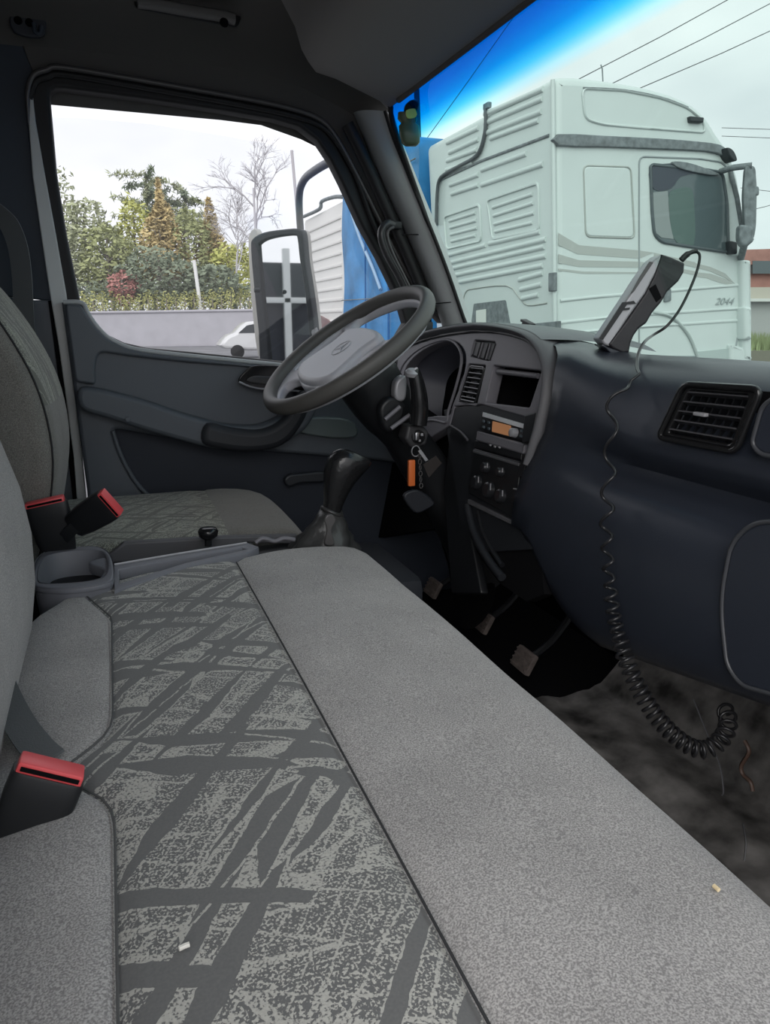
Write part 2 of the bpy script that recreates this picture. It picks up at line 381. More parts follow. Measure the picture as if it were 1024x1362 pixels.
boxo('wall_back', (-.52, 1.15, 1.65), (.04, 2.1, 1.7), M_navy, kind='structure')
boxo('wall_front', (1.20, 1.1, 1.20), (.04, 2.1, .70), M_void, kind='structure')
# ceiling: shell, rolls down over the door
rows = []
for i in range(13):
    X = -.54 + i * (1.30 / 12)
    row = [V((X, Y, Z)) for Y, Z in ((2.17, 2.22), (2.135, 2.30), (2.10, 2.345), (2.03, 2.385), (1.93, 2.405), (1.6, 2.42), (1.0, 2.43), (.45, 2.42), (.2, 2.40))]
    f = max(0, (X - .40) / .36) ** 1.5
    rows.append([V((p.x, p.y, p.z - f * .12)) for p in row])
bm = grid(bmesh.new(), rows)
r = bmesh.ops.extrude_face_region(bm, geom=list(bm.faces))
bmesh.ops.translate(bm, vec=(0, 0, .05), verts=[v for v in r['geom'] if isinstance(v, bmesh.types.BMVert)])
ceil = link('ceiling', bm, M_head, kind='structure', ang=50)
tr = empty('trim_1', (.6, 2.1, 1.7), kind='structure')   # A-pillar
# door head / cant rail that fills between door seal and headliner
head = [(30, 60), (100, 55), (300, 70), (420, 110), (470, 150), (500, 190), (530, 260), (580, 370), (590, 430), (560, 400), (532, 352), (502, 292), (472, 232), (447, 187), (427, 164), (396, 151), (340, 138), (200, 113), (85, 94), (62, 96), (45, 100)]
plate('cant_rail', PP(head, y=2.112), (0, .05, 0), M_head, tr, bev=.003)
left = [(470, 150), (484, 185), (500, 225), (520, 270), (545, 325), (568, 380), (585, 425), (592, 450)]
right = [(513, 148), (524, 183), (541, 225), (557, 265), (577, 313), (597, 365), (616, 420), (628, 450)]
Ls = smooth(PP(left, y=2.10), 4)
WPn = V((-.916, 0, -.40)).normalized()
wpt = P(515, 145, y=2.0); wpb = P(615, 425, y=2.0)
wd = (wpb - wpt).normalized(); WN = wd.cross(V((0, 1, 0))).normalized(); WPL = (wpt, WN)
Rs = smooth(PP(right, pl=WPL), 4)
rows = []
for a, b in zip(Ls, Rs):
    row = []
    for k in range(9):
        t = k / 8; p = a.lerp(b, t)
        bul = math.sin(PI * t) ** .8 * .022
        row.append(p + V((-.75, -.6, 0)).normalized() * bul)
    rows.append(row)
bm = grid(bmesh.new(), rows)
r = bmesh.ops.extrude_face_region(bm, geom=list(bm.faces))
bmesh.ops.translate(bm, vec=(.03, .02, 0), verts=[v for v in r['geom'] if isinstance(v, bmesh.types.BMVert)])
link('pillar_trim', bm, M_pillar, tr, ang=50)
tubeo('pillar_edge_gasket', [p + V((-.004, -.006, 0)) for p in Rs], .0055, M_rub, tr, seg=8)
ls2 = smooth(PP([(462, 165), (484, 210), (510, 268), (536, 325), (558, 378), (574, 418)], y=2.065), 4)
tubeo('pillar_dark_gap', ls2, .017, M_rub, tr)
for (a, b) in (((533, 312), (584, 312)), ((574, 404), (606, 402))):
    tubeo('pillar_joint', [P(a[0], a[1], y=2.05), P(b[0] - 6, b[1], y=2.0)], .0016, M_black, tr, seg=6)

# windshield
def wp(u, v): return P(u, v, pl=WPL)
def on(y, s): return wpt + wd * s + V((0, y - 2.0, 0))
Lw = (wpb - wpt).length
win = empty('window_1', (.9, 1.0, 1.64), kind='structure')
ws = [on(2.0, 0), on(.12, 0), on(.02, .06), on(0, Lw + .10), on(2.02, Lw + .10), on(2.0, Lw)]
zt = wpt.z
gm = glass('windshield_glass', (.87, .945, .915), .035, band=(2.128 - 1.64, 2.245 - 1.64))
plate('windshield_glass', rnd(ws, .05), -WN * .005 if WN.x < 0 else WN * .005, gm, win)
tubeo('windshield_gasket', smooth(rnd([on(2.005, -.005), on(2.02, Lw + .02), on(2.02, Lw + .1)], .05)[4:] if False else [on(2.0, Lw + .1), on(2.0, Lw * .7), on(2.0, Lw * .4), on(2.0, .08), on(1.995, .03), on(1.975, .002), on(1.93, -.006), on(1.5, -.006), on(.9, -.006), on(.1, -.006)], 6), .007, M_rub, win, seg=8)

# overhead front panel that bulges above the windshield
def bul(Y):
    e = max(0, (Y - 1.72) / .26)
    return e
rows = []
for j in range(16):
    Y = .20 + (1.97 - .20) * (j / 15)
    e = max(0, (Y - 1.70) / .27) ** 2
    row = []
    for (x, z) in ((.30, 2.43), (.40, 2.40), (.435, 2.345), (.45, 2.30), (.475, 2.275), (.54, 2.262), (.62, 2.252), (.69, 2.243), (.725, 2.236), (.738, 2.243)):
        f = 1 - (x - .30) / .45
        row.append(V((x + .10 * e * f, Y, z + .03 * e * (1 - abs(2 * ((x - .3) / .44) - 1)) )))
    rows.append(row)
last = rows[-1]
rows.append([V((p.x + .01, p.y + .05, max(p.z + .035, 2.26) if i < 8 else p.z + .01)) for i, p in enumerate(last)])
rows.append([V((p.x + .02, p.y + .10, 2.42)) for i, p in enumerate(last)])
bm = grid(bmesh.new(), rows)
r = bmesh.ops.extrude_face_region(bm, geom=list(bm.faces))
bmesh.ops.translate(bm, vec=(0.005, 0, .05), verts=[v for v in r['geom'] if isinstance(v, bmesh.types.BMVert)])
link('overhead_panel', bm, M_bulge, ang=60, label='grey moulded overhead panel bulging above the windshield header', cat='overhead panel')
tubeo('header_piping', [V((.728, y, 2.238)) for y in (.25, .8, 1.4, 1.9)], .008, M_head, label='dark edge strip along the windshield header', cat='edge strip')

# floor with wrinkled dark mat
boxo('floor', (.35, 1.1, .83), (1.75, 2.15, .04), M_void, kind='structure')
rows = []
rg = random.Random(3)
from mathutils import noise
for i in range(50):
    X = .40 + i * (.78 / 49); row = []
    for j in range(70):
        Y = .15 + j * (1.17 / 69)
        h = noise.noise(V((X * 7, Y * 5, 1))) * .018 + abs(noise.noise(V((X * 16, Y * 11, 5)))) * .014 + abs(noise.noise(V((X * 34, Y * 30, 9)))) * .005
        lift = max(0, (X - 1.02)) * 1.2
        row.append(V((X, Y, .868 + h + lift + max(0, .75 - Y) * .12)))
    rows.append(row)
M_mat = mat('wrinkled_floor_plastic', (.15, .143, .137), .55, bump=.8, bscale=40, var=.75, vscale=16, spec=.25)
bm = grid(bmesh.new(), rows)
link('floor_mat', bm, M_mat, ang=60, label='black wrinkled protective mat covering the footwell floor', cat='floor mat')

# ------------------------------------------------------------------ dashboard
DB = empty('dashboard', (.9, 1.1, 1.2), 'dark blue-grey moulded dashboard spanning the cab under the windshield', 'dashboard')
FN = V((1, 0, -.2)).normalized(); FPL = (V((.78, 0, 1.55)), FN)
def fp(L, off=0.0): return PP(L, pl=(FPL[0] + FN * off, FN))
arch_out = [(499, 505), (500, 484), (518, 464), (560, 443), (610, 431), (655, 430), (698, 438), (722, 452), (736, 476), (739, 505), (734, 545), (722, 590), (712, 622)]
arch_in = [(508, 495), (512, 482), (528, 468), (570, 451), (620, 442), (660, 442), (696, 450), (715, 464), (726, 486), (728, 512), (722, 550), (712, 590), (704, 616)]
outl = arch_in + [(640, 770), (600, 700), (585, 620), (560, 600), (520, 560)]
cl = smooth(fp([(532, 556), (534, 515), (541, 487), (562, 466), (590, 454), (607, 455), (618, 468), (619, 488), (611, 515), (602, 538), (597, 552), (580, 553)]), 4, True)
vc = rnd(fp([(623, 484), (646, 486), (634, 538), (608, 534)]), .006)
vl = rnd(fp([(510, 478), (530, 477), (527, 500), (520, 500)]), .004)
sw = rnd(fp([(631, 452), (659, 455), (650, 480), (626, 474)]), .005)
st = rnd(fp([(656, 486), (720, 493), (704, 542), (645, 535)]), .006)
rd = rnd(fp([(639, 545), (703, 563), (700, 588), (636, 572)]), .004)
plate('instrument_fascia', smooth(fp(arch_in), 5) + fp([(694, 596), (707, 564), (704, 556), (640, 538), (604, 540), (597, 566), (560, 590), (515, 540)]), FN * .03, M_dashg, DB, holes=[cl, vc, vl, sw, st], bev=.003)
M_low = mat('lower_stack_shaded_plastic', (.016, .018, .022), .5, bump=.3, bscale=800)  # darker than the fascia: shade low on the stack put into the colour
plate('centre_stack', fp([(590, 545), (640, 536), (716, 548), (728, 560), (718, 640), (714, 690), (716, 730), (636, 735), (612, 690), (598, 600)], .004), FN * .03, M_low, DB, bev=.002)
# rim of the arch: rounded roll, built as a strip between the two outlines
A = smooth(fp(arch_out), 5); B = smooth(fp(arch_in), 5)
rows = []
for a, b in zip(A, B):
    a = a.copy(); row = []
    for k in range(9):
        t = k / 8; p = a.lerp(b, t); row.append(p - FN * (math.sin(PI * t) * .020 + .002))
    row = [a + FN * .05] + row + [b + FN * .012]
    rows.append(row)
link('fascia_rim', grid(bmesh.new(), rows), M_rim, DB, ang=60)
tubeo('fascia_groove', [b - FN * .004 for b in B], .0035, M_black, DB, seg=6)
# binnacle hood running forward from the rim
rows = []
for i, a in enumerate(A[:36]):
    rows.append([a - FN * .004 + V((t, 0, -.35 * t * t)) for t in (0, .02, .06, .12, .20, .28)])
link('binnacle_hood', grid(bmesh.new(), rows), M_dash, DB, ang=60)
# passenger side body
def ss(t): t = max(0, min(1, t)); return t * t * (3 - 2 * t)
def prof(Y):
    g = 1 - ss((Y - .98) / .18)     # groove fades near the fascia
    zt = 1.645 + .105 * max(0, Y - 1.13)
    t = max(0, min(1, (Y - .61) / .38)); zb = 1.222 - .073 * t
    t2 = max(0, (Y - .99) / .21); zb += .10 * t2 ** 2
    return [(1.10, zt - .05), (1.00, zt - .018), (.93, zt - .004), (.885, zt + .002), (.845, zt - .004), (.81, zt - .02), (.785, zt - .050),
            (.768, zt - .095), (.760, 1.53), (.757, 1.508), (.757 + .028 * g, 1.486), (.750 + .052 * g, 1.470), (.747 + .045 * g, 1.454), (.744 + .012 * g, 1.440), (.738, 1.42), (.728, 1.37),
            (.724, 1.31), (.728, zb + .06), (.738, zb + .025), (.760, zb + .006), (.80, zb), (.95, zb + .01), (1.12, zb + .05)]
YL = [1.52, 1.52, 1.52, 1.46, 1.35, 1.262, 1.215, 1.198, 1.190, 1.195, 1.203, 1.212, 1.220, 1.228, 1.240, 1.252, 1.255, 1.225, 1.19, 1.165, 1.15, 1.12, 1.10]
DZ = [0, 0, 0, .0, .004, .024, .040, .048, .032, .022, .014, .006] + [0] * 11
rows = []
NS = 30
for i in range(NS + 1):
    sI = (i / NS) ** .85; row = []
    for k in range(23):
        Y = -.05 + (YL[k] + .05) * sI; x, z = prof(min(Y, 1.20) if k > 4 else Y)[k]
        e = ss((sI - .78) / .22); row.append(V((x, Y, z + DZ[k] * e)))
    rows.append(row)
for dy, dx in ((.006, .010), (.008, .035), (.004, .09)):
    rows.append([V((min(1.12, p.x + (dx if k > 4 else 0)), p.y + dy, p.z - (0 if k > 4 else .004))) for k, p in enumerate(rows[NS])])
link('passenger_body', grid(bmesh.new(), rows), M_dash, DB, ang=60)
boxo('lower_closing_panel', (1.0, 1.5, 1.44), (.03, 1.25, .26), M_void, DB)

def slat_vent(name, quad, pl_off, nh, nv, parent, depth=.03, fr=.006, plf=None, mslat=M_black):
    """quad: tl, tr, br, bl 3-D corners; frame, horizontal slats, vertical fins, dark back"""
    tl, tr_, br, bl = quad; n = (tr_ - tl).cross(bl - tl).normalized()
    if n.dot(_fw) < 0: n = -n
    c = (tl + tr_ + br + bl) / 4
    v = link(name, plate_mesh(rnd([c + (p - c) * 1.10 for p in quad], .008), n * .014, [rnd([c + (p - c) * .93 for p in quad], .006)], .003), M_gloss, parent)
    link('duct', plate_mesh([c + (p - c) * 1.02 + n * depth for p in quad], n * .004), M_void, v)
    for i in range(nh):
        t = (i + .5) / nh; a = tl.lerp(bl, t) + n * .006; b = tr_.lerp(br, t) + n * .006
        bm = bmesh.new(); ribbon(bm, [a.lerp(b, .03), a.lerp(b, .97)], (n * .9 + (bl - tl).normalized() * .5), .012, .0022)
        link('slat', bm, M_rub if mslat is None else mslat, v)
    for i in range(nv):
        t = (i + .5) / nv; a = tl.lerp(tr_, t) + n * .018; b = bl.lerp(br, t) + n * .018
        bm = bmesh.new(); ribbon(bm, [a, b], n, .012, .0022)
        link('fin', bm, M_black, v)
    return v
M_slat = mat('vent_slat_satin', (.05, .05, .055), .3)
vq = PP([(914, 517), (1000, 523), (973, 594), (884, 578)], x=.752)
pv = slat_vent('passenger_vent', vq, 0, 5, 8, DB, mslat=M_slat)
boxo('vent_tab', P(932, 551, x=.75), (.008, .022, .005), M_silver, pv, bev=.0015)
rim = [vq[0].lerp(vq[2], -.09), vq[1].lerp(vq[3], -.09), vq[2].lerp(vq[0], -.09), vq[3].lerp(vq[1], -.09)]
bm = tube(bmesh.new(), rnd(rim, .014) + [rnd(rim, .014)[0]], .0045, 8)
link('vent_surround', bm, M_gloss, pv, ang=60)
slat_vent('centre_vent', [fp([q])[0] for q in [(625, 487), (643, 489), (631, 535), (611, 531)]], 0, 7, 1, DB, mslat=M_slat)
slat_vent('side_vent', [fp([q])[0] for q in [(512, 480), (529, 479), (526, 499), (521, 499)]], 0, 5, 0, DB, mslat=M_slat)

# glove box and shelf lids on the passenger side
def lid(name, px, x, thick, r=.03, m=M_dash):
    g = rnd(PP(px, x=x), r, 6)
    o = plate(name, g, (.02, 0, 0), m, DB, bev=.005)
    bm = tube(bmesh.new(), [p + V((.001, 0, 0)) for p in g] + [g[0] + V((.001, 0, 0))], .0032, 8)
    link('lid_edge', bm, mat(name + '_edge', (.055, .058, .065), .35), o, ang=60)
    return o
lid('glove_box_lid', [(1120, 690), (1000, 695), (972, 722), (957, 800), (966, 885), (985, 912), (1120, 950)], .722, .01, .05)
lid('upper_bin_lid', [(1120, 525), (1032, 527), (1013, 540), (999, 590), (1010, 604), (1120, 625)], .748, .01, .03)

# cluster cavity
c3 = fp([(532, 562), (534, 515), (541, 487), (562, 466), (590, 454), (607, 455), (618, 468), (619, 488), (611, 520), (602, 548), (599, 563), (580, 560)], .012)
c3 = smooth(c3, 4, True)
cc = sum(c3, V()) / len(c3)
bm = bmesh.new(); ring_loft(bm, [[p for p in c3], [cc + (p - cc) * .97 + FN * .05 for p in c3], [cc + (p - cc) * .80 + FN * .12 for p in c3]], cap=False)
cav = link('instrument_cluster', bm, mat('cluster_wall', (.16, .165, .20), .45), DB, ang=60)
link('gauge_panel', plate_mesh([cc + (p - cc) * .82 + FN * .118 for p in c3], FN * .006), M_void, cav)
for (dy, r_) in ((.05, .045), (-.05, .045)):
    bm = bmesh.new(); g = cc + V((0, dy, 0)) + FN * .116
    tube(bm, [g + (V((0, math.cos(a), 0)) + V((.2, 0, 1)).normalized() * math.sin(a)) * r_ for a in [2 * PI * k / 28 for k in range(29)]], .0025, 6)
    link('gauge_ring', bm, M_dashg, cav)
    for k in range(9):
        a = -.6 + k * (PI + 1.2) / 8
        d = V((0, math.cos(a), 0)) + V((.2, 0, 1)).normalized() * math.sin(a)
        link('gauge_tick', tube(bmesh.new(), [g + d * r_ * .78, g + d * r_ * .92], .001, 5), M_silver, cav)
tubeo('cluster_lip', [p - FN * .012 for p in c3] + [c3[0] - FN * .012], .0035, M_dashg, cav, seg=8)
# switches
for q in ([(632, 454), (640, 455), (634, 475), (627, 472)], [(642, 455), (650, 456), (643, 478), (636, 476)], [(652, 456), (659, 457), (651, 480), (646, 478)]):
    plate('rocker_switch', rnd(fp(q, -.002), .002), FN * .02, M_black, DB, bev=.002)
    a, b = fp([q[0]], -.004)[0], fp([q[3]], -.004)[0]
    tubeo('switch_edge', [a, b], .0012, M_dashg, DB, seg=6)
# storage bin
s3 = fp([(655, 484), (722, 492), (705, 544), (644, 537)], .02); sc = sum(s3, V()) / 4
bm = bmesh.new(); ring_loft(bm, [s3, [sc + (p - sc) * .9 + FN * .10 for p in s3]], cap=False)
bm.faces.new([v for v in bm.verts][4:8])
sb = link('storage_bin', bm, M_void, DB)
tubeo('bin_lip', fp([(662, 494), (716, 500)], .012), .006, M_dashg, sb, seg=8)
# radio
rad = plate('radio', rnd(fp([(640, 547), (703, 565), (699, 588), (637, 571)], -.004), .003), FN * .03, M_black, DB, bev=.002)
plate('chrome_strip', fp([(642, 548), (700, 565), (699, 571), (641, 554)], -.009), FN * .006, mat('radio_bright_trim', (.72, .74, .76), .3), rad, bev=.001)
plate('radio_display', rnd(fp([(655, 560), (678, 566), (677, 580), (654, 574)], -.007), .002), FN * .004, M_disp, rad)
bm = disc_lathe(bmesh.new(), fp([(686, 576)], -.004)[0], -FN, ((0, .010), (.012, .009), (.014, .006)), 16); link('volume_knob', bm, M_silver, rad)
for q in ((643, 560), (643, 568), (650, 562), (650, 570), (694, 573), (693, 580)):
    boxo('radio_button', fp([q], -.006)[0], (.004, .008, .005), mat('btn', (.10, .13, .15), .3), rad, bev=.001)
plate('ash_tray', rnd(fp([(634, 573), (698, 590), (695, 604), (632, 586)], -.006), .002), FN * .012, M_dashg, DB, bev=.004)
plate('switch_row', rnd(fp([(632, 585), (694, 601), (692, 612), (630, 596)], -.002), .002), FN * .012, M_black, DB, bev=.003)
for q in ((652, 592), (658, 594), (664, 595)): boxo('indicator_light', fp([q], -.006)[0], (.003, .007, .004), M_silver, DB, bev=.001)
plate('panel_ridge', fp([(629, 598), (690, 616), (689, 620), (628, 602)], -.005), FN * .01, M_rim, DB, bev=.002)
plate('radio_bracket', rnd(fp([(697, 552), (713, 548), (706, 588), (693, 590)], -.018), .003), FN * .02, M_black, DB, bev=.003)
plate('side_rocker', rnd(fp([(695, 602), (702, 604), (694, 636), (688, 633)], -.006), .003), FN * .015, M_black, DB, bev=.002)
# climate panel
cp = plate('climate_panel', rnd(fp([(630, 596), (692, 614), (684, 690), (622, 656)], -.003), .006), FN * .02, M_black, DB, bev=.003)
for q, r_ in (((636, 642), .016), ((652, 652), .018), ((668, 660), .015), ((648, 622), .012), ((668, 628), .010)):
    bm = disc_lathe(bmesh.new(), fp([q], -.003)[0], -FN, ((0, r_), (.010, r_ * .9), (.013, r_ * .7)), 20); k = link('climate_knob', bm, mat('knob_dark', (.02, .021, .024), .3), cp)
    boxo('knob_mark', fp([q], -.017)[0] + V((0, 0, r_ * .4)), (.002, .002, r_ * .8), M_silver, k)
plate('socket_cover', rnd(fp([(684, 650), (692, 652), (688, 672), (681, 668)], -.004), .002), FN * .01, M_black, DB, bev=.002)
tubeo('socket_glint', fp([(683, 650), (689, 651)], -.006), .0015, M_silver, DB, seg=6)
plate('panel_sill', fp([(622, 664), (680, 692), (678, 697), (621, 670)], -.004), FN * .02, M_rim, DB, bev=.002)
plate('lower_stack', fp([(612, 690), (714, 700), (724, 790), (700, 800), (664, 775), (640, 745)], .012), FN * .02, M_void, DB)
tubeo('heater_duct', smooth(fp([(622, 672), (628, 700), (640, 728), (655, 752), (668, 768)], 0), 5), .009, M_low, DB)
tubeo('heater_duct_inner', smooth(fp([(636, 680), (642, 705), (654, 730), (668, 752)], .006), 5), .006, M_black, DB)
# knee panel left of the centre stack
plate('knee_panel', rnd(fp([(599, 567), (622, 584), (616, 660), (640, 790), (600, 790), (590, 650)], .004), .01), FN * .02, M_black, DB, bev=.004)
tubeo('knee_panel_edge', smooth(fp([(599, 566), (612, 574), (622, 585)], -.002), 4), .003, M_rim, DB, seg=8)  # paler strip paints the light caught along the panel edge
plate('driver_knee_panel', fp([(500, 500), (600, 570), (596, 700), (470, 720), (460, 560)], .06), FN * .02, M_void, DB)
tubeo('white_clip', [P(683, 780, x=.78), P(688, 784, x=.78)], .004, M_silver, DB, seg=6)
# small things on the dash top
t = empty('dash_clip', P(702, 437, x=.93), 'small black ribbed clip on the dash top behind the instrument arch', 'clip')
for k in range(3):
    boxo('clip_rib', P(702, 429 + k * 4.5, x=.93) + V((k * .004, 0, 0)), (.016, .045, .006), M_black, t, R=Matrix.Rotation(.25, 3, 'X'), bev=.001)

# ------------------------------------------------------------------ steering column + wheel
WC = P(461, 463, y=1.66); wa = V((math.cos(math.radians(35.4)), 0, math.sin(math.radians(35.4)))); wn_ = V((-wa.z, 0, wa.x)); wy = V((0, 1, 0))
_d = math.radians(4.5); wn_, wy = wn_ * math.cos(_d) - wy * math.sin(_d), wy * math.cos(_d) + wn_ * math.sin(_d)
R0 = .2165
SW = empty('steering_wheel', WC, 'dark steering wheel with a wide light grey hub pad, tilted flat', 'steering wheel')
ring = [WC + (wa * math.cos(a) + wy * math.sin(a)) * R0 for a in [2 * PI * k / 72 for k in range(73)]]
rings = []
for k in range(72):
    a = 2 * PI * k / 72; d = wa * math.cos(a) + wy * math.sin(a)
    rings.append(ell(WC + d * (R0 - .004), d, wn_, .0165, .0190, 14))
bm = bmesh.new(); vs = [[bm.verts.new(p) for p in r] for r in rings]
for i in range(72):
    a, b = vs[i], vs[(i + 1) % 72]
    for k in range(14): bm.faces.new((a[k], a[(k + 1) % 14], b[(k + 1) % 14], b[k]))
bmesh.ops.recalc_face_normals(bm, faces=bm.faces)
link('rim', bm, M_wheel, SW, ang=60)
SPL = (WC - wn_ * .006, wn_)
def sloc(L): return PP(L, pl=SPL)
def loc2(p): d = p - SPL[0]; return d.dot(wa), d.dot(wy)
def wpnt(a, y, off=0): return WC - wn_ * (.006 - off) + wa * a + wy * y
top_h = [wpnt(*q) for q in ((.055, .10), (.10, .165), (.145, .13), (.185, .05), (.185, -.05), (.145, -.13), (.10, -.165), (.055, -.10), (.075, 0))]
lef_h = [wpnt(*q) for q in ((.025, .115), (.06, .178), (.02, .188), (-.055, .180), (-.10, .158), (-.085, .125), (-.03, .105))]
rig_h = [wpnt(a, -y) for a, y in ((.025, .115), (.06, .178), (.02, .188), (-.055, .180), (-.10, .158), (-.085, .125), (-.03, .105))]
bot_h = [wpnt(*q) for q in ((-.125, .07), (-.155, .095), (-.185, .05), (-.19, 0), (-.185, -.05), (-.155, -.095), (-.125, -.07), (-.135, 0))]
disc = [WC - wn_ * .006 + (wa * math.cos(a) + wy * math.sin(a)) * (R0 - .010) for a in [2 * PI * k / 60 for k in range(60)]]
plate('spokes', disc, -wn_ * .022, M_pad, SW, holes=[smooth(h, 4, True) for h in (top_h, lef_h, rig_h, bot_h)], bev=.006)
pad = smooth([wpnt(a, y, .014) for a, y in ((.055, .10), (.072, 0), (.055, -.10), (0, -.10), (-.08, -.118), (-.115, -.08), (-.128, 0), (-.115, .08), (-.08, .118), (0, .10))], 5, True)
plate('horn_pad', pad, -wn_ * .035, M_pad, SW, bev=.012)
# raised star-in-ring emblem on the hub pad
bm = bmesh.new(); ec = wpnt(-.01, 0, .0135)
tube(bm, [ec + (wa * math.cos(a) + wy * math.sin(a)) * .026 for a in [2 * PI * k / 24 for k in range(25)]], .002, 6)
for k in range(3):
    a = 2 * PI * k / 3; tube(bm, [ec, ec + (wa * math.cos(a) + wy * math.sin(a)) * .026], [.004, .001], 6)
link('emblem', bm, M_silver, SW, label='three-pointed star in a ring raised on the hub')

SCo = empty('steering_column', WC + V((.45, 0, -.7)), 'black steering column shroud and boot running down to the footwell', 'steering column')
def colp(t, dy=0, dn=0): return WC - wn_ * t + wy * dy + wa * dn
rings = [ell(colp(t), wa, wy, rx, ry, 20, 2.6) for t, rx, ry in ((.035, .05, .055), (.05, .065, .072), (.09, .072, .082), (.15, .070, .08), (.20, .064, .072), (.23, .055, .06), (.26, .05, .055), (.34, .055, .06), (.50, .06, .065), (.62, .075, .08), (.72, .10, .10))]
link('column_shroud', ring_loft(bmesh.new(), rings), mat('shroud_black', (.016, .017, .019), .45, bump=.3, bscale=600, spec=.3), SCo, ang=60)
plate('shroud_face', smooth(PP([(505, 545), (520, 528), (540, 540), (532, 565), (515, 575)], y=1.56), 4, True), (0, .03, 0), M_black, SCo, bev=.008)
st_ = smooth(PP([(549, 492), (552, 500), (556, 520), (558, 545), (556, 565)], y=1.52), 4)
tubeo('column_stalk', st_, [.012 + .008 * min(1, i / 10) for i in range(len(st_))], M_gloss, SCo, seg=14)
bm = disc_lathe(bmesh.new(), P(548, 497, y=1.52), (0, -.3, 1), ((-.004, .015), (.004, .016), (.010, .010)), 16); link('stalk_cap', bm, M_silver, SCo)
plate('column_switch', smooth(PP([(527, 508), (540, 500), (541, 525), (536, 534), (526, 530)], y=1.56), 4, True), (0, .03, 0), M_silver, SCo, bev=.006)
for (a, b) in (((512, 558), (532, 541)), ((520, 570), (545, 552))):
    tubeo('shroud_rib', PP([a, b], y=1.545), .005, M_dashg, SCo, seg=8)
ig = rnd(PP([(543, 566), (562, 565), (571, 575), (567, 592), (548, 596), (539, 584)], y=1.53), .005)
ign = plate('ignition_lock', ig, (0, .05, 0), mat('lock_housing', (.05, .05, .053), .45), SCo, bev=.006)
bm = disc_lathe(bmesh.new(), P(556, 581, y=1.53), (0, -1, 0), ((0, .016), (.006, .015), (.007, .008)), 18); link('lock_barrel', bm, M_gloss, ign)
boxo('key_head', P(553, 580, y=1.515), (.009, .02, .018), M_chrome, ign, bev=.002)
for (q, s) in (((561, 578), .006), ((558, 586), .005)): boxo('lock_glint', P(q[0], q[1], y=1.521), (s, .004, s), M_silver, ign, bev=.001)
link('lower_boot', ring_loft(bmesh.new(), [ell(P(u, v, x=.86), (0, 1, 0), (.5, 0, .85), r_, r_, 16) for u, v, r_ in ((600, 690, .06), (612, 730, .058), (622, 770, .066), (632, 800, .08))]), M_void, SCo, ang=60)
# keys
K = empty('key_ring', P(550, 640, y=1.515), 'key ring with an orange tag and black fob hanging from the ignition', 'keys')
tubeo('ring', [P(553, 600, y=1.515) + V((math.cos(a) * .010, 0, math.sin(a) * .012)) for a in [2 * PI * k / 20 for k in range(21)]], .0014, M_silver, K, seg=6)
boxo('orange_tag', P(547, 629, y=1.515), (.016, .010, .060), M_orange, K, bev=.003)
for k in range(6):
    bm = bmesh.new(); c = P(558 + k * .4, 606 + k * 8, y=1.512)
    tube(bm, [c + V((math.cos(a) * .004, 0 if k % 2 else math.cos(a) * .004, math.sin(a) * .006)) for a in [2 * PI * j / 10 for j in range(11)]], .0012, 5)
    link('chain_link', bm, M_seal, K)
plate('key_blade', PP([(556, 600), (560, 598), (570, 612), (566, 614)], y=1.51), (0, .003, 0), M_silver, K, bev=.001)
plate('key_fob', smooth(PP([(537, 660), (556, 652), (578, 668), (568, 678), (552, 682)], y=1.512), 4, True), (0, .012, 0), mat('fob_dark', (.018, .02, .026), .5), K, bev=.004)
plate('leather_strap', PP([(563, 618), (580, 606), (588, 616), (570, 636)], y=1.512), (0, .003, 0), mat('strap_brown', (.030, .024, .022), .7), K, bev=.001)

# ------------------------------------------------------------------ bench seat
BS = empty('bench_seat', (.15, .75, .9), 'grey cloth double passenger bench seat with a flecked patterned centre', 'seat')
def yend(x):
    pts = ((-.2, 1.12), (-.14, 1.19), (-.09, 1.225), (-.03, 1.275), (.05, 1.315), (.15, 1.338), (.25, 1.35), (.36, 1.355), (.42, 1.34), (.46, 1.30), (.6, 1.29))
    for (a, b), (c, d) in zip(pts, pts[1:]):
        if x <= c: t = max(0, (x - a) / (c - a)); return b + (d - b) * t
    return 1.25
def seat_rows(xs, zf, ys=46, y0=.12):
    rows = []
    for x, z0 in xs:
        row = []
        for j in range(ys):
            s = j / (ys - 1); ye = yend(x); y = y0 + (ye - .035 - y0) * s
            row.append(V((x if not callable(zf) else zf(x, y), y, z0 - .004 + .006 * math.sin(PI * s) + .0025 * noise.noise(V((x * 6, y * 6, 0))))))
        z = row[-1].z; xx = row[-1].x
        for a in range(1, 7):
            t = a / 6 * PI / 2; row.append(V((xx, ye - .035 + .035 * math.sin(t), z - .03 + .03 * math.cos(t))))
        row.append(V((xx, ye + .002, z - .10))); row.append(V((xx, ye - .01, z - .25)))
        rows.append(row)
    return rows
def bx(x, y):
    # the seam between rear band and centre jogs back at the buckle slot and at the far end
    j = -.045 * math.exp(-((y - .695) / .045) ** 2) - .04 * max(0, min(1, (y - 1.10) / .12))
    return x + j * max(0, 1 - abs(x + .03) / .16)
def cr1(n, x0, x1, z0, z1, dip0, dip1, crown):
    out = []
    for i in range(n + 1):
        t = i / n; x = x0 + (x1 - x0) * t
        z = z0 + (z1 - z0) * t + crown * math.sin(PI * t)
        if dip0 and t < .06: z -= dip0 * (1 - t / .06)
        if dip1 and t > .94: z -= dip1 * ((t - .94) / .06)
        out.append((x, z))
    return out
rear = [(-.205, 1.16), (-.19, 1.215), (-.17, 1.245), (-.15, 1.262), (-.125, 1.272), (-.09, 1.278), (-.055, 1.281), (-.036, 1.280), (-.030, 1.274)]
link('rear_cushion_band', grid(bmesh.new(), seat_rows(rear, bx)), M_fab, BS, ang=60)
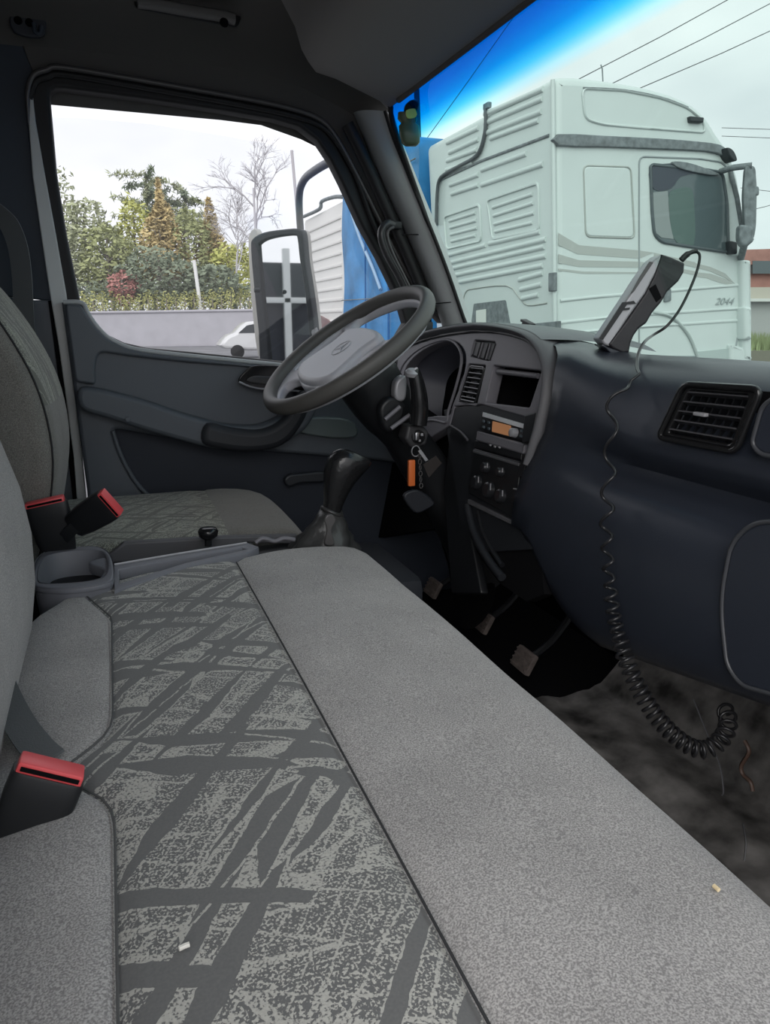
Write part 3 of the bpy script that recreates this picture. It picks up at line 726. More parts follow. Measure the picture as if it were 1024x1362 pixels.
link('patterned_centre', grid(bmesh.new(), seat_rows(cr1(20, -.030, .185, 1.279, 1.281, .005, .005, .004), bx)), M_pat, BS, ang=60, label='flecked angular patterned seat centre')
front = cr1(10, .185, .37, 1.281, 1.286, .006, 0, .006) + [(.395, 1.285), (.415, 1.281), (.433, 1.273), (.447, 1.260), (.457, 1.243), (.463, 1.22), (.464, 1.18), (.458, 1.10), (.45, 1.02)]
link('front_bolster', grid(bmesh.new(), seat_rows(front, None)), M_fab, BS, ang=60)
def seam(name, x, m, off=.0005):
    pts = [(bx(x, y) if x < .1 else x, y) for y in [.12 + k * (yend(x) - .04 - .12) / 60 for k in range(61)]]
    return tubeo(name, [V((a, b, 1.2765 + .006 * math.sin(PI * min(1, (b - .12) / 1.2)) + off)) for a, b in pts], .0012, m, BS, seg=5)
M_seam = mat('seam_thread', (.03, .03, .032), .8)
seam('front_seam', .1855, M_seam); seam('rear_seam', -.0302, mat('rear_seam_thread', (.10, .10, .10), .9), -.0012)
boxo('seat_base', (.13, .72, 1.02), (.56, 1.10, .34), M_void, BS)
# bench backrest
rings = []
for j in range(24):
    t = j / 23; Y = .12 + t * (1.215 - .12)
    e = max(0, (Y - 1.12) / .095); s = math.sqrt(max(0, 1 - e * e)) if e > 0 else 1
    prof_b = [(-.215, 1.10), (-.165, 1.20), (-.140, 1.27), (-.128, 1.34), (-.126, 1.40), (-.134, 1.47), (-.155, 1.55), (-.185, 1.65), (-.215, 1.78), (-.24, 1.88), (-.28, 1.91), (-.33, 1.88), (-.34, 1.7), (-.32, 1.4), (-.30, 1.15)]
    cx, cz = -.25, 1.45
    k = .72 + .28 * s if t < 1 else .70
    rings.append([V((cx + (x - cx) * k, Y, cz + (z - cz) * (.86 + .14 * s))) for x, z in prof_b])
bm = ring_loft(bmesh.new(), rings)
link('backrest', bm, M_fab, BS, ang=60)
# the grain-like crumb on the cloth
tubeo('crumb', PP([(238, 1262), (246, 1258), (252, 1256)], z=1.2885), .0018, mat('crumb', (.85, .82, .75), .6), seg=6, label='tiny white crumb lying on the patterned seat centre', cat='crumb')
tubeo('crumb', PP([(949, 1178), (956, 1184)], z=1.287), .0018, mat('crumb_yellow', (.8, .65, .4), .6), seg=6, label='tiny yellowish crumb near the front edge of the bench', cat='crumb')

# ------------------------------------------------------------------ driver seat
DS = empty('driver_seat', (.1, 1.75, .9), 'brown-grey cloth driver seat beside the far door', 'seat')
def dyr(x):
    # half extents of the cushion in y at x
    f = max(0, (x - .20) / .20); s = math.sqrt(max(0, 1 - f * f)) if f > 0 else 1
    return 1.74 - .235, 1.74 + .255 * (.35 + .65 * s)
def dcush(xs, zt=1.272):
    rows = []
    for x, dz in xs:
        y0, y1 = dyr(x); row = []
        for k in range(5): row.append(V((x, y0 - .012 + .003 * k, zt - .20 + .035 * k + dz)))
        for k in range(7):
            t = k / 6 * PI / 2; row.append(V((x, y0 + .03 - .03 * math.cos(t), zt - .04 + .04 * math.sin(t) + dz)))
        for k in range(1, 14): t = k / 14; row.append(V((x, y0 + .03 + (y1 - y0 - .06) * t, zt + .006 * math.sin(PI * t) + dz)))
        for k in range(7):
            t = PI / 2 - k / 6 * PI / 2; row.append(V((x, y1 - .03 + .03 * math.cos(t), zt - .04 + .04 * math.sin(t) + dz)))
        row.append(V((x, y1, zt - .2 + dz)))
        rows.append(row)
    return rows
link('cushion_centre', grid(bmesh.new(), dcush([(-.16 + i * .0365, -.003 * (i in (0, 10))) for i in range(11)])), M_patd, DS, ang=60, label='patterned rear half of the driver cushion')
link('cushion_front', grid(bmesh.new(), dcush([(.205, -.003), (.215, 0), (.25, .001), (.29, 0), (.32, -.003), (.345, -.010), (.365, -.022), (.38, -.04), (.388, -.07), (.39, -.12)])), M_fabd, DS, ang=60)
tubeo('cushion_piping', [V((x, 1.502, 1.213)) for x in (-.15, .0, .15, .30, .37)], .0025, M_fabd, DS, seg=6)
boxo('seat_plinth', (.08, 1.76, 1.02), (.44, .44, .26), M_black, DS, bev=.01)
# backrest cross-sections over height: (z, x front, x back)
secs = ((1.20, -.19, -.33), (1.28, -.145, -.33), (1.36, -.122, -.33), (1.45, -.106, -.335), (1.53, -.108, -.345), (1.60, -.122, -.355), (1.66, -.145, -.365), (1.72, -.176, -.375), (1.78, -.215, -.385), (1.83, -.26, -.385), (1.85, -.32, -.37))
def sec_pts(z, xf, xb, i):
    y0, y1 = 1.465, 1.94
    if i > 7: s = (.02, .05, .10)[i - 8]; y0 += s; y1 -= s
    c = .035; out = []
    for k in range(7): t = k / 6 * PI / 2; out.append(V((xf - c * 1.0 + c * math.sin(t) * 1.0 - .0, y0 + c * 1.6 - c * 1.6 * math.cos(t), z)))
    return y0, y1, out
def back_part(i0, i1, part):
    rows = []
    for i in range(i0, i1):
        z, xf, xb = secs[i]; y0, y1, cn = sec_pts(z, xf, xb, i)
        if part == 'front': row = [cn[k] for k in range(3, 7)] + [V((xf + .008 * math.sin(PI * k / 10), cn[-1].y + (y1 - .05 - cn[-1].y) * k / 10, z)) for k in range(1, 11)] + [V((xf - .01, y1 - .02, z)), V((xf - .04, y1, z)), V((xb, y1, z))]
        else: row = [cn[k] for k in (3, 2, 1, 0)] + [V((cn[0].x + (xb - cn[0].x) * k / 5, y0 - .006 * math.sin(PI * k / 5), z)) for k in range(1, 6)] + [V((xb, y1, z))]
        rows.append(row)
    return grid(bmesh.new(), rows)
def fine(s):
    return s
_s = secs
_z = smooth([V((a[0], a[1], a[2])) for a in secs], 3); secs = tuple((p.x, p.y, p.z) for p in _z)
def sec_pts(z, xf, xb, i):
    y0, y1 = 1.465, 1.94
    f = max(0, (z - 1.72) / .13); s = .10 * (1 - math.sqrt(max(0, 1 - min(1, f) ** 2))); y0 += s; y1 -= s
    c = .035
    return y0, y1, [V((xf - c + c * math.sin(k / 6 * PI / 2), y0 + c * 1.6 * (1 - math.cos(k / 6 * PI / 2)), z)) for k in range(7)]
nz = len(secs)
link('backrest_front', back_part(0, 14, 'front'), M_fabd, DS, ang=60)
link('backrest_insert', back_part(13, nz, 'front'), M_patd, DS, ang=60, label='patterned upper part of the driver backrest')
link('backrest_side', back_part(0, nz, 'side'), M_fabd, DS, ang=60)
tubeo('backrest_seam', [sec_pts(*s, 0)[2][3] + V((.001, -.001, 0)) for s in secs], .002, M_seam, DS, seg=6)
# headrest
rings = [ell((x, 1.70, z), (0, 1, 0), (1, 0, -.1), ry, rx, 20, 2.8) for x, z, ry, rx in [(a - .05, b, c, d) for a, b, c, d in ((-.30, 1.84, .10, .03), (-.285, 1.87, .13, .05), (-.275, 1.93, .14, .06), (-.28, 2.0, .135, .055), (-.30, 2.05, .11, .035))]]
hr = link('headrest', ring_loft(bmesh.new(), rings), M_black, DS, ang=60)
for dy in (-.06, .06): link('headrest_post', tube(bmesh.new(), [V((-.33, 1.70 + dy, 1.80)), V((-.345, 1.70 + dy, 1.87))], .006, 8), M_chrome, hr)

# belts
bp = PP([(-14, 276), (2, 288), (14, 302), (24, 330), (29, 365), (31, 400), (34, 440), (42, 500)], y=2.03)
b = link('seat_belt', ribbon(bmesh.new(), smooth(bp, 5), (1, -.35, 0), .047, .003), M_belt, label='dark seat belt webbing hanging down the pillar behind the driver seat', cat='seat belt')
bp = PP([(-40, 800), (-12, 870), (8, 925), (28, 965), (50, 995), (66, 1010)], z=1.288)
link('lap_belt', ribbon(bmesh.new(), smooth(bp, 5), (1, .5, .25), .03, .003), M_belt, label='dark lap belt webbing lying at the back of the bench seat', cat='seat belt')
# buckles
def buckle(label, base, top, wdir, w, d, h_red=.010, stem=None, redlen=1):
    ax = (top - base); Ln = ax.length; ax.normalize(); wdv = V(wdir); wdv = (wdv - ax * wdv.dot(ax)).normalized(); dv = ax.cross(wdv)
    B_ = empty('seat_belt_buckle', base, label, 'buckle')
    rings = []
    for t, s in ((0, .62), (.06, .78), (.35, .92), (.75, 1), (.96, 1), (1, .96)):
        rings.append(ell(base + ax * Ln * t, wdv, dv, w / 2 * s, d / 2 * s, 24, 6))
    link('housing', ring_loft(bmesh.new(), rings), mat('buckle_black', (.014, .015, .017), .4), B_, ang=40)
    R = Matrix((wdv, dv, ax)).transposed()
    link('red_button', box(bmesh.new(), top + ax * .003, (w * .90, d * .86, .012), R, .003), M_red, B_, label='red release button')
    link('latch_slot', box(bmesh.new(), top + ax * .004 - dv * d * .47, (w * .8, d * .03, .004), R, .0005), M_void, B_)
    if stem: link('stem', ribbon(bmesh.new(), stem, wdv, .022, .006), M_black, B_)
    return B_
bt = P(66, 1028, z=1.315)
buckle('black belt buckle with red button lying in the slot of the bench seat', bt + V((-.035, -.012, -.070)), bt, (1, .05, .25), .062, .034)
tubeo('buckle_cable', smooth(PP([(30, 985), (36, 992), (40, 1008), (28, 1030)], z=1.27), 4), .004, M_black, seg=6, label='thin black strap loop beside the bench buckle', cat='strap')
b2a, b2b = P(33, 660, y=1.44), P(88, 680, y=1.44); b2 = (b2a + b2b) / 2
buckle('black belt buckle with red edge upright beside the bench backrest', b2 + V((.016, .0, -.10)), b2, b2b - b2a, (b2b - b2a).length, .03)
b3b = P(97, 700, y=1.43); b3t = P(145, 670, y=1.40)
buckle('black belt buckle with red button tilted over the driver cushion', b3b, b3t, (.62, 0, -.78), .060, .028, stem=[P(84, 716, y=1.43), P(95, 705, y=1.42), P(108, 693, y=1.42)])

# ------------------------------------------------------------------ centre console between the seats
CO = empty('centre_console', (.05, 1.36, .95), 'dark grey console with cup holder between the bench and driver seat', 'console')
cup = smooth(PP([(46, 748), (60, 734), (95, 728), (130, 727), (147, 738), (152, 765), (140, 775), (95, 782), (50, 780), (44, 768)], z=1.295), 5, True)
cin = smooth(PP([(53, 752), (64, 739), (95, 733), (130, 732), (141, 740), (141, 760), (130, 770), (95, 775), (56, 775), (50, 766)], z=1.295), 5, True)
cpl = plate('cup_rim', cup, (0, 0, -.012), M_cup, CO, holes=[cin], bev=.004)
cc_ = sum(cin, V()) / len(cin)
bm = ring_loft(bmesh.new(), [cin, [cc_ + (p - cc_) * .92 - V((0, 0, .03)) for p in cin], [cc_ + (p - cc_) * .82 - V((0, 0, .085)) for p in cin]], cap=False)
bm.faces.new([v for v in bm.verts][-len(cin):])
link('cup_well', bm, M_cup, CO, ang=60)
bm = ring_loft(bmesh.new(), [cup, [cc_ + (p - cc_) * .93 - V((0, 0, .06)) for p in cup], [cc_ + (p - cc_) * .85 - V((0, 0, .16)) for p in cup]], cap=False)
link('cup_body', bm, M_cup, CO, ang=60)
plate('cup_divider', smooth(PP([(118, 748), (143, 742), (145, 765), (132, 770), (138, 757)], z=1.292), 4, True), (0, 0, -.02), M_cup, CO, bev=.003)
tray_o = PP([(150, 752), (330, 722), (344, 727), (330, 735), (250, 752), (152, 785)], z=1.285)
tray_i = PP([(158, 757), (322, 728), (330, 730), (248, 748), (158, 776)], z=1.285)
plate('tray_rim', tray_o, (0, 0, -.02), M_cup, CO, holes=[tray_i], bev=.002)
plate('tray_floor', PP([(150, 752), (335, 722), (340, 735), (152, 790)], z=1.262), (0, 0, -.01), M_rim, CO)
tubeo('tray_bright_edge', PP([(152, 751), (240, 736), (328, 722)], z=1.287), .0022, M_silver, CO, seg=6)
boxo('console_body', (.12, 1.425, 1.12), (.60, .13, .26), M_black, CO, bev=.01)
plate('side_moulding', PP([(140, 742), (165, 722), (300, 714), (395, 712), (395, 724), (330, 722), (152, 752)], y=1.47), (0, .02, 0), M_rim, CO, bev=.004)
pts = smooth(PP([(340, 722), (350, 716), (365, 720), (378, 716), (392, 718)], y=1.40), 4)
tubeo('shiny_bracket', pts, .0045, M_dashg, CO, seg=8)
KN = empty('park_brake_knob', P(277, 722, y=1.44), 'small round black push knob standing on the console', 'knob')
link('stem', tube(bmesh.new(), [P(277, 726, y=1.44), P(277, 712, y=1.44)], .007, 10), M_black, KN)
link('knob', disc_lathe(bmesh.new(), P(277, 713, y=1.44), (0, 0, 1), ((-.006, .010), (0, .018), (.010, .020), (.016, .016), (.018, .008)), 20), M_gloss, KN, ang=60)
link('knob_cap', disc_lathe(bmesh.new(), P(278, 706, y=1.438), (0, -.15, 1), ((0, .013), (.003, .011)), 18), M_silver, KN)
# gear lever
G = empty('gear_lever', P(430, 722, y=1.42), 'gear lever with glossy black knob and leather boot', 'gear lever')
def gp(u, v): return P(u, v, y=1.42)
ga = (gp(478, 604) - gp(446, 675)).normalized(); gs = V((0, 1, 0)); gf = ga.cross(gs)
kn = [(441, 680, .019, .018), (443, 668, .021, .020), (446, 652, .027, .024), (451, 635, .034, .028), (459, 620, .040, .031), (467, 611, .041, .031), (473, 606, .036, .027), (477, 604, .024, .018)]
link('gear_knob', ring_loft(bmesh.new(), [ell(gp(u, v), gf, gs, a, b_, 24, 2.3) for u, v, a, b_ in kn]), M_leather, G, ang=60)
rings = []
for k in range(9):
    t = k / 8; c = gp(440 - 12 * t, 678 + 56 * t); r_ = .022 + .055 * t ** 1.1
    rg2 = []
    for j in range(32):
        a = 2 * PI * j / 32; rr = r_ * (1 + .10 * math.sin(a * 7 + t * 3) * t + .05 * math.sin(t * 22))
        rg2.append(c + V((math.cos(a) * rr, math.sin(a) * rr * .8, math.sin(a * 3 + t * 8) * .003)))
    rings.append(rg2)
link('gear_boot', ring_loft(bmesh.new(), rings), M_boot, G, ang=60)
tubeo('boot_collar', [gp(441, 680) + gf * math.cos(a) * .021 + gs * math.sin(a) * .02 for a in [2 * PI * k / 20 for k in range(21)]], .004, M_boot, G, seg=8)
plate('chrome_linkage', smooth(PP([(432, 690), (441, 684), (447, 692), (441, 705), (445, 724), (432, 724), (435, 706)], y=1.365), 3, True), (0, .006, 0), M_seal, G, bev=.002)

# pedals
for k, (u, v, lab) in enumerate(((576, 782, 'clutch pedal with worn brown pad, beside the steering column foot'), (642, 826, 'brake pedal with worn brown pad, the middle pedal'), (697, 878, 'accelerator pedal with worn brown pad, nearest the bench seat'))):
    p = P(u, v, x=.90); E = empty('foot_pedal', p + V((.1, 0, -.05)), lab, 'pedal')
    Rm = Matrix.Rotation(.5, 3, 'Y')
    link('pedal_pad', box(bmesh.new(), p, (.016, .075, .055), Rm, .005), M_ped, E)
    for j in range(4): link('pad_rib', box(bmesh.new(), p + Rm @ V((-.010, 0, -.018 + j * .012)), (.004, .068, .004), Rm), M_ped, E)
    link('pedal_arm', tube(bmesh.new(), smooth([p + V((.012, 0, 0)), p + V((.10, .01, .05)), p + V((.22, .01, .22))], 5), .010, 8), M_black, E)
tubeo('steel_rod', PP([(562, 690), (566, 790)], x=.95), .004, M_rim, seg=8, label='thin grey upright rod beside the steering column foot', cat='rod')
# driver side dark seat riser seen past the gear lever
boxo('engine_cover', P(520, 760, z=1.14) + V((-.08, .10, -.08)), (.28, .34, .16), mat('engine_cover_dark', (.028, .032, .04), .6), bev=.03, label='dark engine cover hump ahead of the gear lever', cat='engine cover')
# near kick panel
boxo('kick_panel', (1.0, .55, 1.03), (.26, .05, .30), M_dash, bev=.01, label='dark lower kick panel under the glove box', cat='kick panel')

# ------------------------------------------------------------------ handset and coiled cord
HO = empty('handset', P(822, 468, x=.88), 'black handheld unit with silver face leaning on the dash top', 'handset')
hn = V((_fw.x, _fw.y, 0)).normalized(); HP = (P(830, 466, x=.885), hn)
def hp_(L, off=0): return PP(L, pl=(HP[0] + hn * off, hn))
body = [(880, 338), (893, 342), (911, 350), (910, 362), (903, 374), (888, 388), (880, 402), (868, 416), (860, 430), (850, 437), (843, 447), (839, 457), (837, 469), (828, 470), (815, 464), (809, 458), (834, 425), (858, 390), (869, 368)]
plate('rear_shell', rnd(hp_(body), .002), hn * .055, mat('handset_dark', (.020, .019, .023), .45, bump=.3, bscale=600), HO, bev=.004)
plate('battery_seam', hp_([(863, 384), (872, 378), (880, 396), (873, 402)], -.001), hn * .004, M_void, HO)
face = [(868, 347), (880, 338), (888, 341), (868, 372), (859, 390), (834, 425), (811, 461), (804, 459), (798, 451), (831, 402), (853, 368)]
plate('front_shell', rnd(hp_(face, .002), .003), hn * .052, M_silver, HO, bev=.004)
plate('side_slot', hp_([(838, 401), (843, 400), (846, 404), (834, 405), (802, 452), (797, 450), (828, 402)], -.001), hn * .004, M_black, HO)
plate('side_notch', hp_([(829, 410), (838, 409), (837, 412), (828, 413)], -.001), hn * .004, M_black, HO)
plate('upper_slot', hp_([(864, 348), (869, 349), (843, 388), (839, 391), (850, 370)], -.001), hn * .004, mat('slot_grey', (.09, .09, .09), .5), HO)
plate('cradle_foot', rnd(hp_([(800, 458), (815, 464), (838, 470), (832, 474), (812, 470)], .002), .002), hn * .05, M_dash, HO, bev=.002)
link('cable_boot', tube(bmesh.new(), smooth(hp_([(906, 346), (913, 339), (921, 335), (927, 334)], .02), 4), [.0055] * 6 + [.004] * 7, 10), M_black, HO)
# cord: straight lead, then loose coil that tightens towards the floor
lead = hp_([(925, 334), (930, 338), (930, 348), (925, 366), (916, 388), (906, 408), (896, 423), (884, 436), (868, 446)], .02) + PP([(857, 455)], x=.87) + PP([(849, 470)], x=.835) + PP([(847, 488)], x=.80) + PP([(851, 498)], x=.78)
path = [(846, 505, .780), (832, 522, .762), (822, 545, .744), (820, 600, .740), (816, 660, .720), (815, 720, .708), (819, 780, .708), (828, 835, .71), (848, 895, .71), (880, 950, .73), (915, 985, .76), (945, 995, .79), (968, 980, .82), (976, 958, .85), (970, 940, .88)]
pts = smooth([P(a, b, x=c) for a, b, c in path], 60)
vals = smooth([V((b, 0, 0)) for a, b, c in path], 60)
out = []; ph = 1.6; cum = 0
pix = smooth([V((a, b, 0)) for a, b, c in path], 60)
Ntot = len(pts)
dense = []; 
for i in range(Ntot - 1):
    for k in range(4): dense.append((pts[i].lerp(pts[i + 1], k / 4), pix[i].lerp(pix[i + 1], k / 4)))
plen = 0
for i in range(len(dense) - 1):
    p, q = dense[i]; p2, q2 = dense[i + 1]
    t = (p2 - p).normalized(); sd = V((0, 1, 0)); sd = (sd - t * sd.dot(t)).normalized(); fd = t.cross(sd)
    y = q.y; prog = i / len(dense)
    pitch = 62 if y < 600 else 62 - 22 * min(1, (y - 600) / 80) if y < 680 else max(11.5, 40 - 22 * min(1, (y - 680) / 110) - 9 * max(0, (y - 790) / 60))
    if plen > 420: pitch = 10.5
    ph += 2 * PI * (q2 - q).length / pitch; plen += (q2 - q).length
    rr = .0125 if y < 700 else .0105 if y < 780 else .0095 if y < 850 else .0115
    rr *= min(1, .25 + plen / 30)
    out.append(p + sd * math.cos(ph) * rr + fd * math.sin(ph) * rr * (.55 if y < 780 else 1) + V((-.011, 0, 0)))
cordp = smooth(lead, 6)[:-1] + out[::2]
tubeo('coiled_cord', cordp, .0026, M_cord, seg=8, label='black coiled cord hanging from the handset down the dash to the floor', cat='cord')
tubeo('brown_wire', smooth(PP([(990, 985), (996, 1000), (986, 1018), (988, 1030), (998, 1040), (1001, 1052)], x=.93), 5), .0035, M_wire, seg=6, label='brownish wire loop hanging beneath the glove box', cat='wire')
tubeo('thin_wire', smooth([P(922, 930, x=.90), P(932, 955, x=.90), P(942, 980, x=.90), P(957, 1018, x=.9), P(962, 1050, x=.89), P(960, 1058, x=.89)], 5), .0014, M_rim, seg=5, label='thin grey wire dangling over the floor mat', cat='wire')
tubeo('short_wire', smooth([P(988, 1095, x=.80), P(992, 1120, x=.80), P(990, 1145, x=.79)], 5), .0014, M_black, seg=5, label='short dark wire lying by the seat front on the mat', cat='wire')

# ------------------------------------------------------------------ grab handles, hanging tag, roof fittings
AH = empty('pillar_grab_handle', P(530, 350, y=2.02), 'black tubular grab handle on the windshield pillar', 'grab handle')
hpnt = smooth(PP([(524, 300), (516, 298), (509, 304), (508, 318), (516, 340), (530, 365), (541, 388)], y=2.02), 6)
link('grip', tube(bmesh.new(), hpnt, .012, 12), mat('handle_satin', (.05, .05, .052), .25), AH, ang=60)
hpn2 = smooth(PP([(524, 302), (517, 306), (516, 318), (524, 340), (536, 364), (546, 384)], y=2.0), 6)
link('grip_liner', tube(bmesh.new(), hpn2, .004, 8), M_seal, AH, ang=60)
link('mount', box(bmesh.new(), P(526, 300, y=2.04), (.03, .03, .02), None, .005), M_black, AH)
link('lower_bracket', box(bmesh.new(), P(563, 420, y=2.0), (.045, .03, .02), None, .004), mat('bracket_satin', (.14, .14, .14), .35), AH)
link('lower_mount', box(bmesh.new(), P(562, 436, y=2.0), (.05, .04, .035), None, .006), M_black, AH)
OG = empty('roof_grab_bar', P(250, 15, y=1.95), 'grey grab bar set in the headliner above the driver door', 'grab handle')
link('bar', ring_loft(bmesh.new(), [ell(P(u, v, y=1.93), (0, 1, 0), (0, 0, 1), .016, .010, 14, 3) for u, v in ((183, 3), (200, 5), (250, 14), (298, 22), (312, 26))]), mat('bar_grey', (.16, .155, .15), .5), OG)
link('bar_recess', plate_mesh(rnd(PP([(176, -14), (312, 12), (322, 22), (316, 36), (180, 10)], y=1.965), .01), (0, .01, 0), bev=.003), M_black, OG)
link('screw', disc_lathe(bmesh.new(), P(298, 30, y=1.915), (0, -1, 0), ((0, .010), (.003, .008)), 14), M_void, OG)
CH = empty('coat_hook', P(38, 32, y=2.05), 'small dark coat hook plate in the upper cab corner', 'hook')
link('plate', plate_mesh(smooth(PP([(13, 20), (30, 13), (58, 20), (60, 45), (45, 50), (18, 42)], y=2.06), 4, True), (0, .012, 0), bev=.004), mat('hook_plate', (.045, .05, .062), .5), CH)
for u, v in ((24, 27), (39, 30)): link('screw', disc_lathe(bmesh.new(), P(u, v, y=2.06), (0, -1, 0), ((0, .009), (.004, .007)), 12), M_void, CH)
link('hook', tube(bmesh.new(), smooth(PP([(45, 30), (47, 42), (53, 44), (55, 34)], y=2.04), 4), .005, 8), M_navy, CH)
tubeo('roof_rivet', [P(87, 51, z=2.375), P(88, 52, z=2.375)], .004, M_void, seg=8, label='tiny dark screw in the headliner beside the coat hook', cat='screw')
# suction ornament on the windshield
OR = empty('windshield_tag', P(545, 192, y=1.9), 'small dark bottle-shaped tag hanging in the blue windshield corner', 'tag')
def tg(u, v): return P(u, v, y=1.88)
link('suction_cup', disc_lathe(bmesh.new(), tg(537, 145) + V((.02, 0, 0)), (-1, -.3, .3), ((0, .026), (.008, .020), (.016, .009)), 20), mat('cup_dark', (.05, .06, .05), .2), OR, ang=60)
link('bottle', ring_loft(bmesh.new(), [ell(tg(u, v), (.95, -.3, 0), (.3, .95, 0), r_, r_ * .6, 16, 3) for u, v, r_ in ((540, 150, .020), (542, 158, .025), (543, 164, .018), (544, 168, .026), (545, 180, .026), (546, 190, .023), (546, 194, .015))]), mat('bottle_dark', (.14, .17, .10), .3), OR, ang=60)
link('yellow_mark', plate_mesh(smooth([tg(536, 152) + V((-.005, -.035, 0)), tg(548, 150) + V((-.005, -.035, 0)), tg(549, 160) + V((-.005, -.035, 0)), tg(538, 162) + V((-.005, -.035, 0))], 3, True), (0, .003, 0)), mat('mark_yellow', (.75, .75, .10), .5), OR, label='yellow-green patch')

# own mirror outside the driver door
MI = empty('side_mirror', P(375, 480, y=2.75), 'tall side mirror on a looped grey arm outside the driver window', 'mirror')
mn = V((-.72, -.69, 0)).normalized(); mc = P(376, 400, y=2.75); MPL = (mc, mn)
def mp_(L, off=0): return PP(L, pl=(mc - mn * off, mn))
mg = smooth(mp_([(344, 332), (345, 324), (356, 318), (375, 314), (391, 313), (395, 318), (398, 345), (405, 390), (410, 440), (412, 490), (385, 505), (362, 500), (355, 440), (348, 380)]), 3, True)
mo = smooth(mp_([(333, 332), (335, 318), (350, 309), (375, 305), (396, 304), (402, 312), (405, 345), (412, 390), (418, 440), (420, 495), (390, 515), (350, 510), (343, 440), (337, 380)]), 3, True)
plate('mirror_housing', mo, -mn * .04, M_truckblk, MI, holes=[mg], bev=.006)
plate('mirror_back', mo, -mn * .02 if False else -mn * .045, M_truckblk, MI, bev=.004) if False else None
mb = [p - mn * .03 for p in mo]
plate('mirror_back', mb, -mn * .03, mat('mirror_back_beige', (.45, .44, .41), .5), MI, bev=.008)
plate('mirror_glass', [p - mn * .012 for p in mg], -mn * .004, mat('mirror_silver', (.9, .91, .9), .02, metal=1), MI)
plate('mirror_side', smooth(mp_([(330, 330), (332, 310), (340, 304), (345, 318), (338, 335), (344, 400), (350, 470), (342, 470), (334, 400)], .02), 3, True), -mn * .03, mat('mirror_side_beige', (.55, .54, .50), .5), MI, bev=.004)
arm = smooth([P(470, 196, y=2.25), P(446, 211, y=2.35), P(420, 226, y=2.5), P(404, 240, y=2.65), P(398, 262, y=2.75), P(400, 310, y=2.78), P(407, 370, y=2.78), P(416, 430, y=2.7), P(430, 480, y=2.5), P(440, 510, y=2.3)], 6)
link('mirror_arm', tube(bmesh.new(), arm, .013, 12), mat('arm_grey', (.17, .175, .18), .4), MI, ang=60)
tubeo('arm_clamp', [P(338, 386, y=2.74), P(345, 386, y=2.74)], .008, M_truckblk, MI, seg=8)

# ------------------------------------------------------------------ outside: ground, wall, hedge
bm = bmesh.new(); grid(bm, [[V((x, y, 0)) for x in range(-120, 261, 20)] for y in range(-60, 341, 20)])
link('ground', bm, M_asph, kind='structure')
wy_ = 60.0
xa = P(60, 440, y=wy_).x; xb_ = P(350, 440, y=wy_).x
wt1 = P(110, 417, y=wy_).z; wt2 = P(330, 409, y=wy_).z
BW = plate('boundary_wall', [V((xa - 25, wy_, 0)), V((xb_ + 8, wy_, 0)), V((xb_ + 8, wy_, wt2)), V((xa, wy_, wt1)), V((xa - 25, wy_, wt1 - .2))], (0, .3, 0), M_wall, kind='structure')
tubeo('wall_coping', [V((xa - 25, wy_ - .05, wt1 - .2)), V((xa, wy_ - .05, wt1)), V((xb_ + 8, wy_ - .05, wt2))], .10, M_wall, BW, seg=6)

def leaves(c, rad, n, sz, rng, shape='ball', flat=.5):
    """crown of n small leaf blades"""
    bm = bmesh.new()
    for _ in range(n):
        while True:
            q = V((rng.uniform(-1, 1), rng.uniform(-1, 1), rng.uniform(-1, 1)))
            if q.length <= 1: break
        if shape == 'cone': f = max(.08, (1 - q.z) / 2) ** .8; q.x *= f * 1.3; q.y *= f * 1.3
        k = 1 + .35 * noise.noise(q * 2.2 + V(c)); q = q.normalized() * (q.length ** .45) * k if shape == 'ball' else q * k
        p = V(c) + V((q.x * rad[0], q.y * rad[1], q.z * rad[2]))
        a = V((rng.gauss(0, 1), rng.gauss(0, 1), rng.gauss(0, .6))).normalized(); b2 = a.orthogonal().normalized(); s = sz * rng.uniform(.5, 1.2) * .8
        vs = [bm.verts.new(p + a * s), bm.verts.new(p + b2 * s * .5), bm.verts.new(p - a * s), bm.verts.new(p - b2 * s * .5)]
        bm.faces.new(vs)
    return bm
rng = random.Random(11)
def tree(px, top, width, y, mi, label, shape='ball', base=405, n=1700, sz=.32):
    t = P(px, top, y=y); g = P(px, base, y=y); wdt = (P(px + width / 2, base, y=y) - P(px - width / 2, base, y=y)).length
    E = empty('tree', (g.x, y, 0), label, 'tree', 'trees beyond the boundary wall')
    H = t.z - g.z; zc = g.z + H * .52
    f = link('crown', leaves((g.x, y, zc), (wdt / 2, min(wdt / 2, 3), H * .50), n, sz, rng, shape), M_lf[mi], E)
    bm = tube(bmesh.new(), smooth([V((g.x, y, 0)), V((g.x + .1, y, zc * .5)), V((g.x - .1, y, zc)), V((g.x, y, g.z + H * .85))], 4), [.22 - .15 * k / 12 for k in range(13)], 8)
    for k in range(7):
        a = rng.uniform(0, 2 * PI); z0 = g.z + H * rng.uniform(.1, .6)
        tube(bm, [V((g.x, y, z0)), V((g.x + math.cos(a) * wdt * .3, y + math.sin(a) * 1.5, z0 + H * .2))], [.08, .03], 5)
    link('trunk', bm, M_trunk, E)
    return E
tree(84, 222, 70, 70, 2, 'sparse dusty green tree beside the door frame at the window edge', n=1300)
tree(122, 268, 92, 68, 2, 'dusty olive tree with a broad ragged crown', n=2600)
tree(150, 300, 80, 66, 0, 'low olive tree in front of the dusty ragged one', n=1800)
tree(187, 270, 62, 72, 1, 'bright yellow-green tree under the star-shaped conifer', n=1900)
tree(222, 245, 78, 68, 4, 'pointed autumn-tinted tree, tallest solid crown', shape='cone', n=3000)
tree(252, 280, 76, 69, 0, 'olive green tree between the pointed tree and the pole', n=2200)
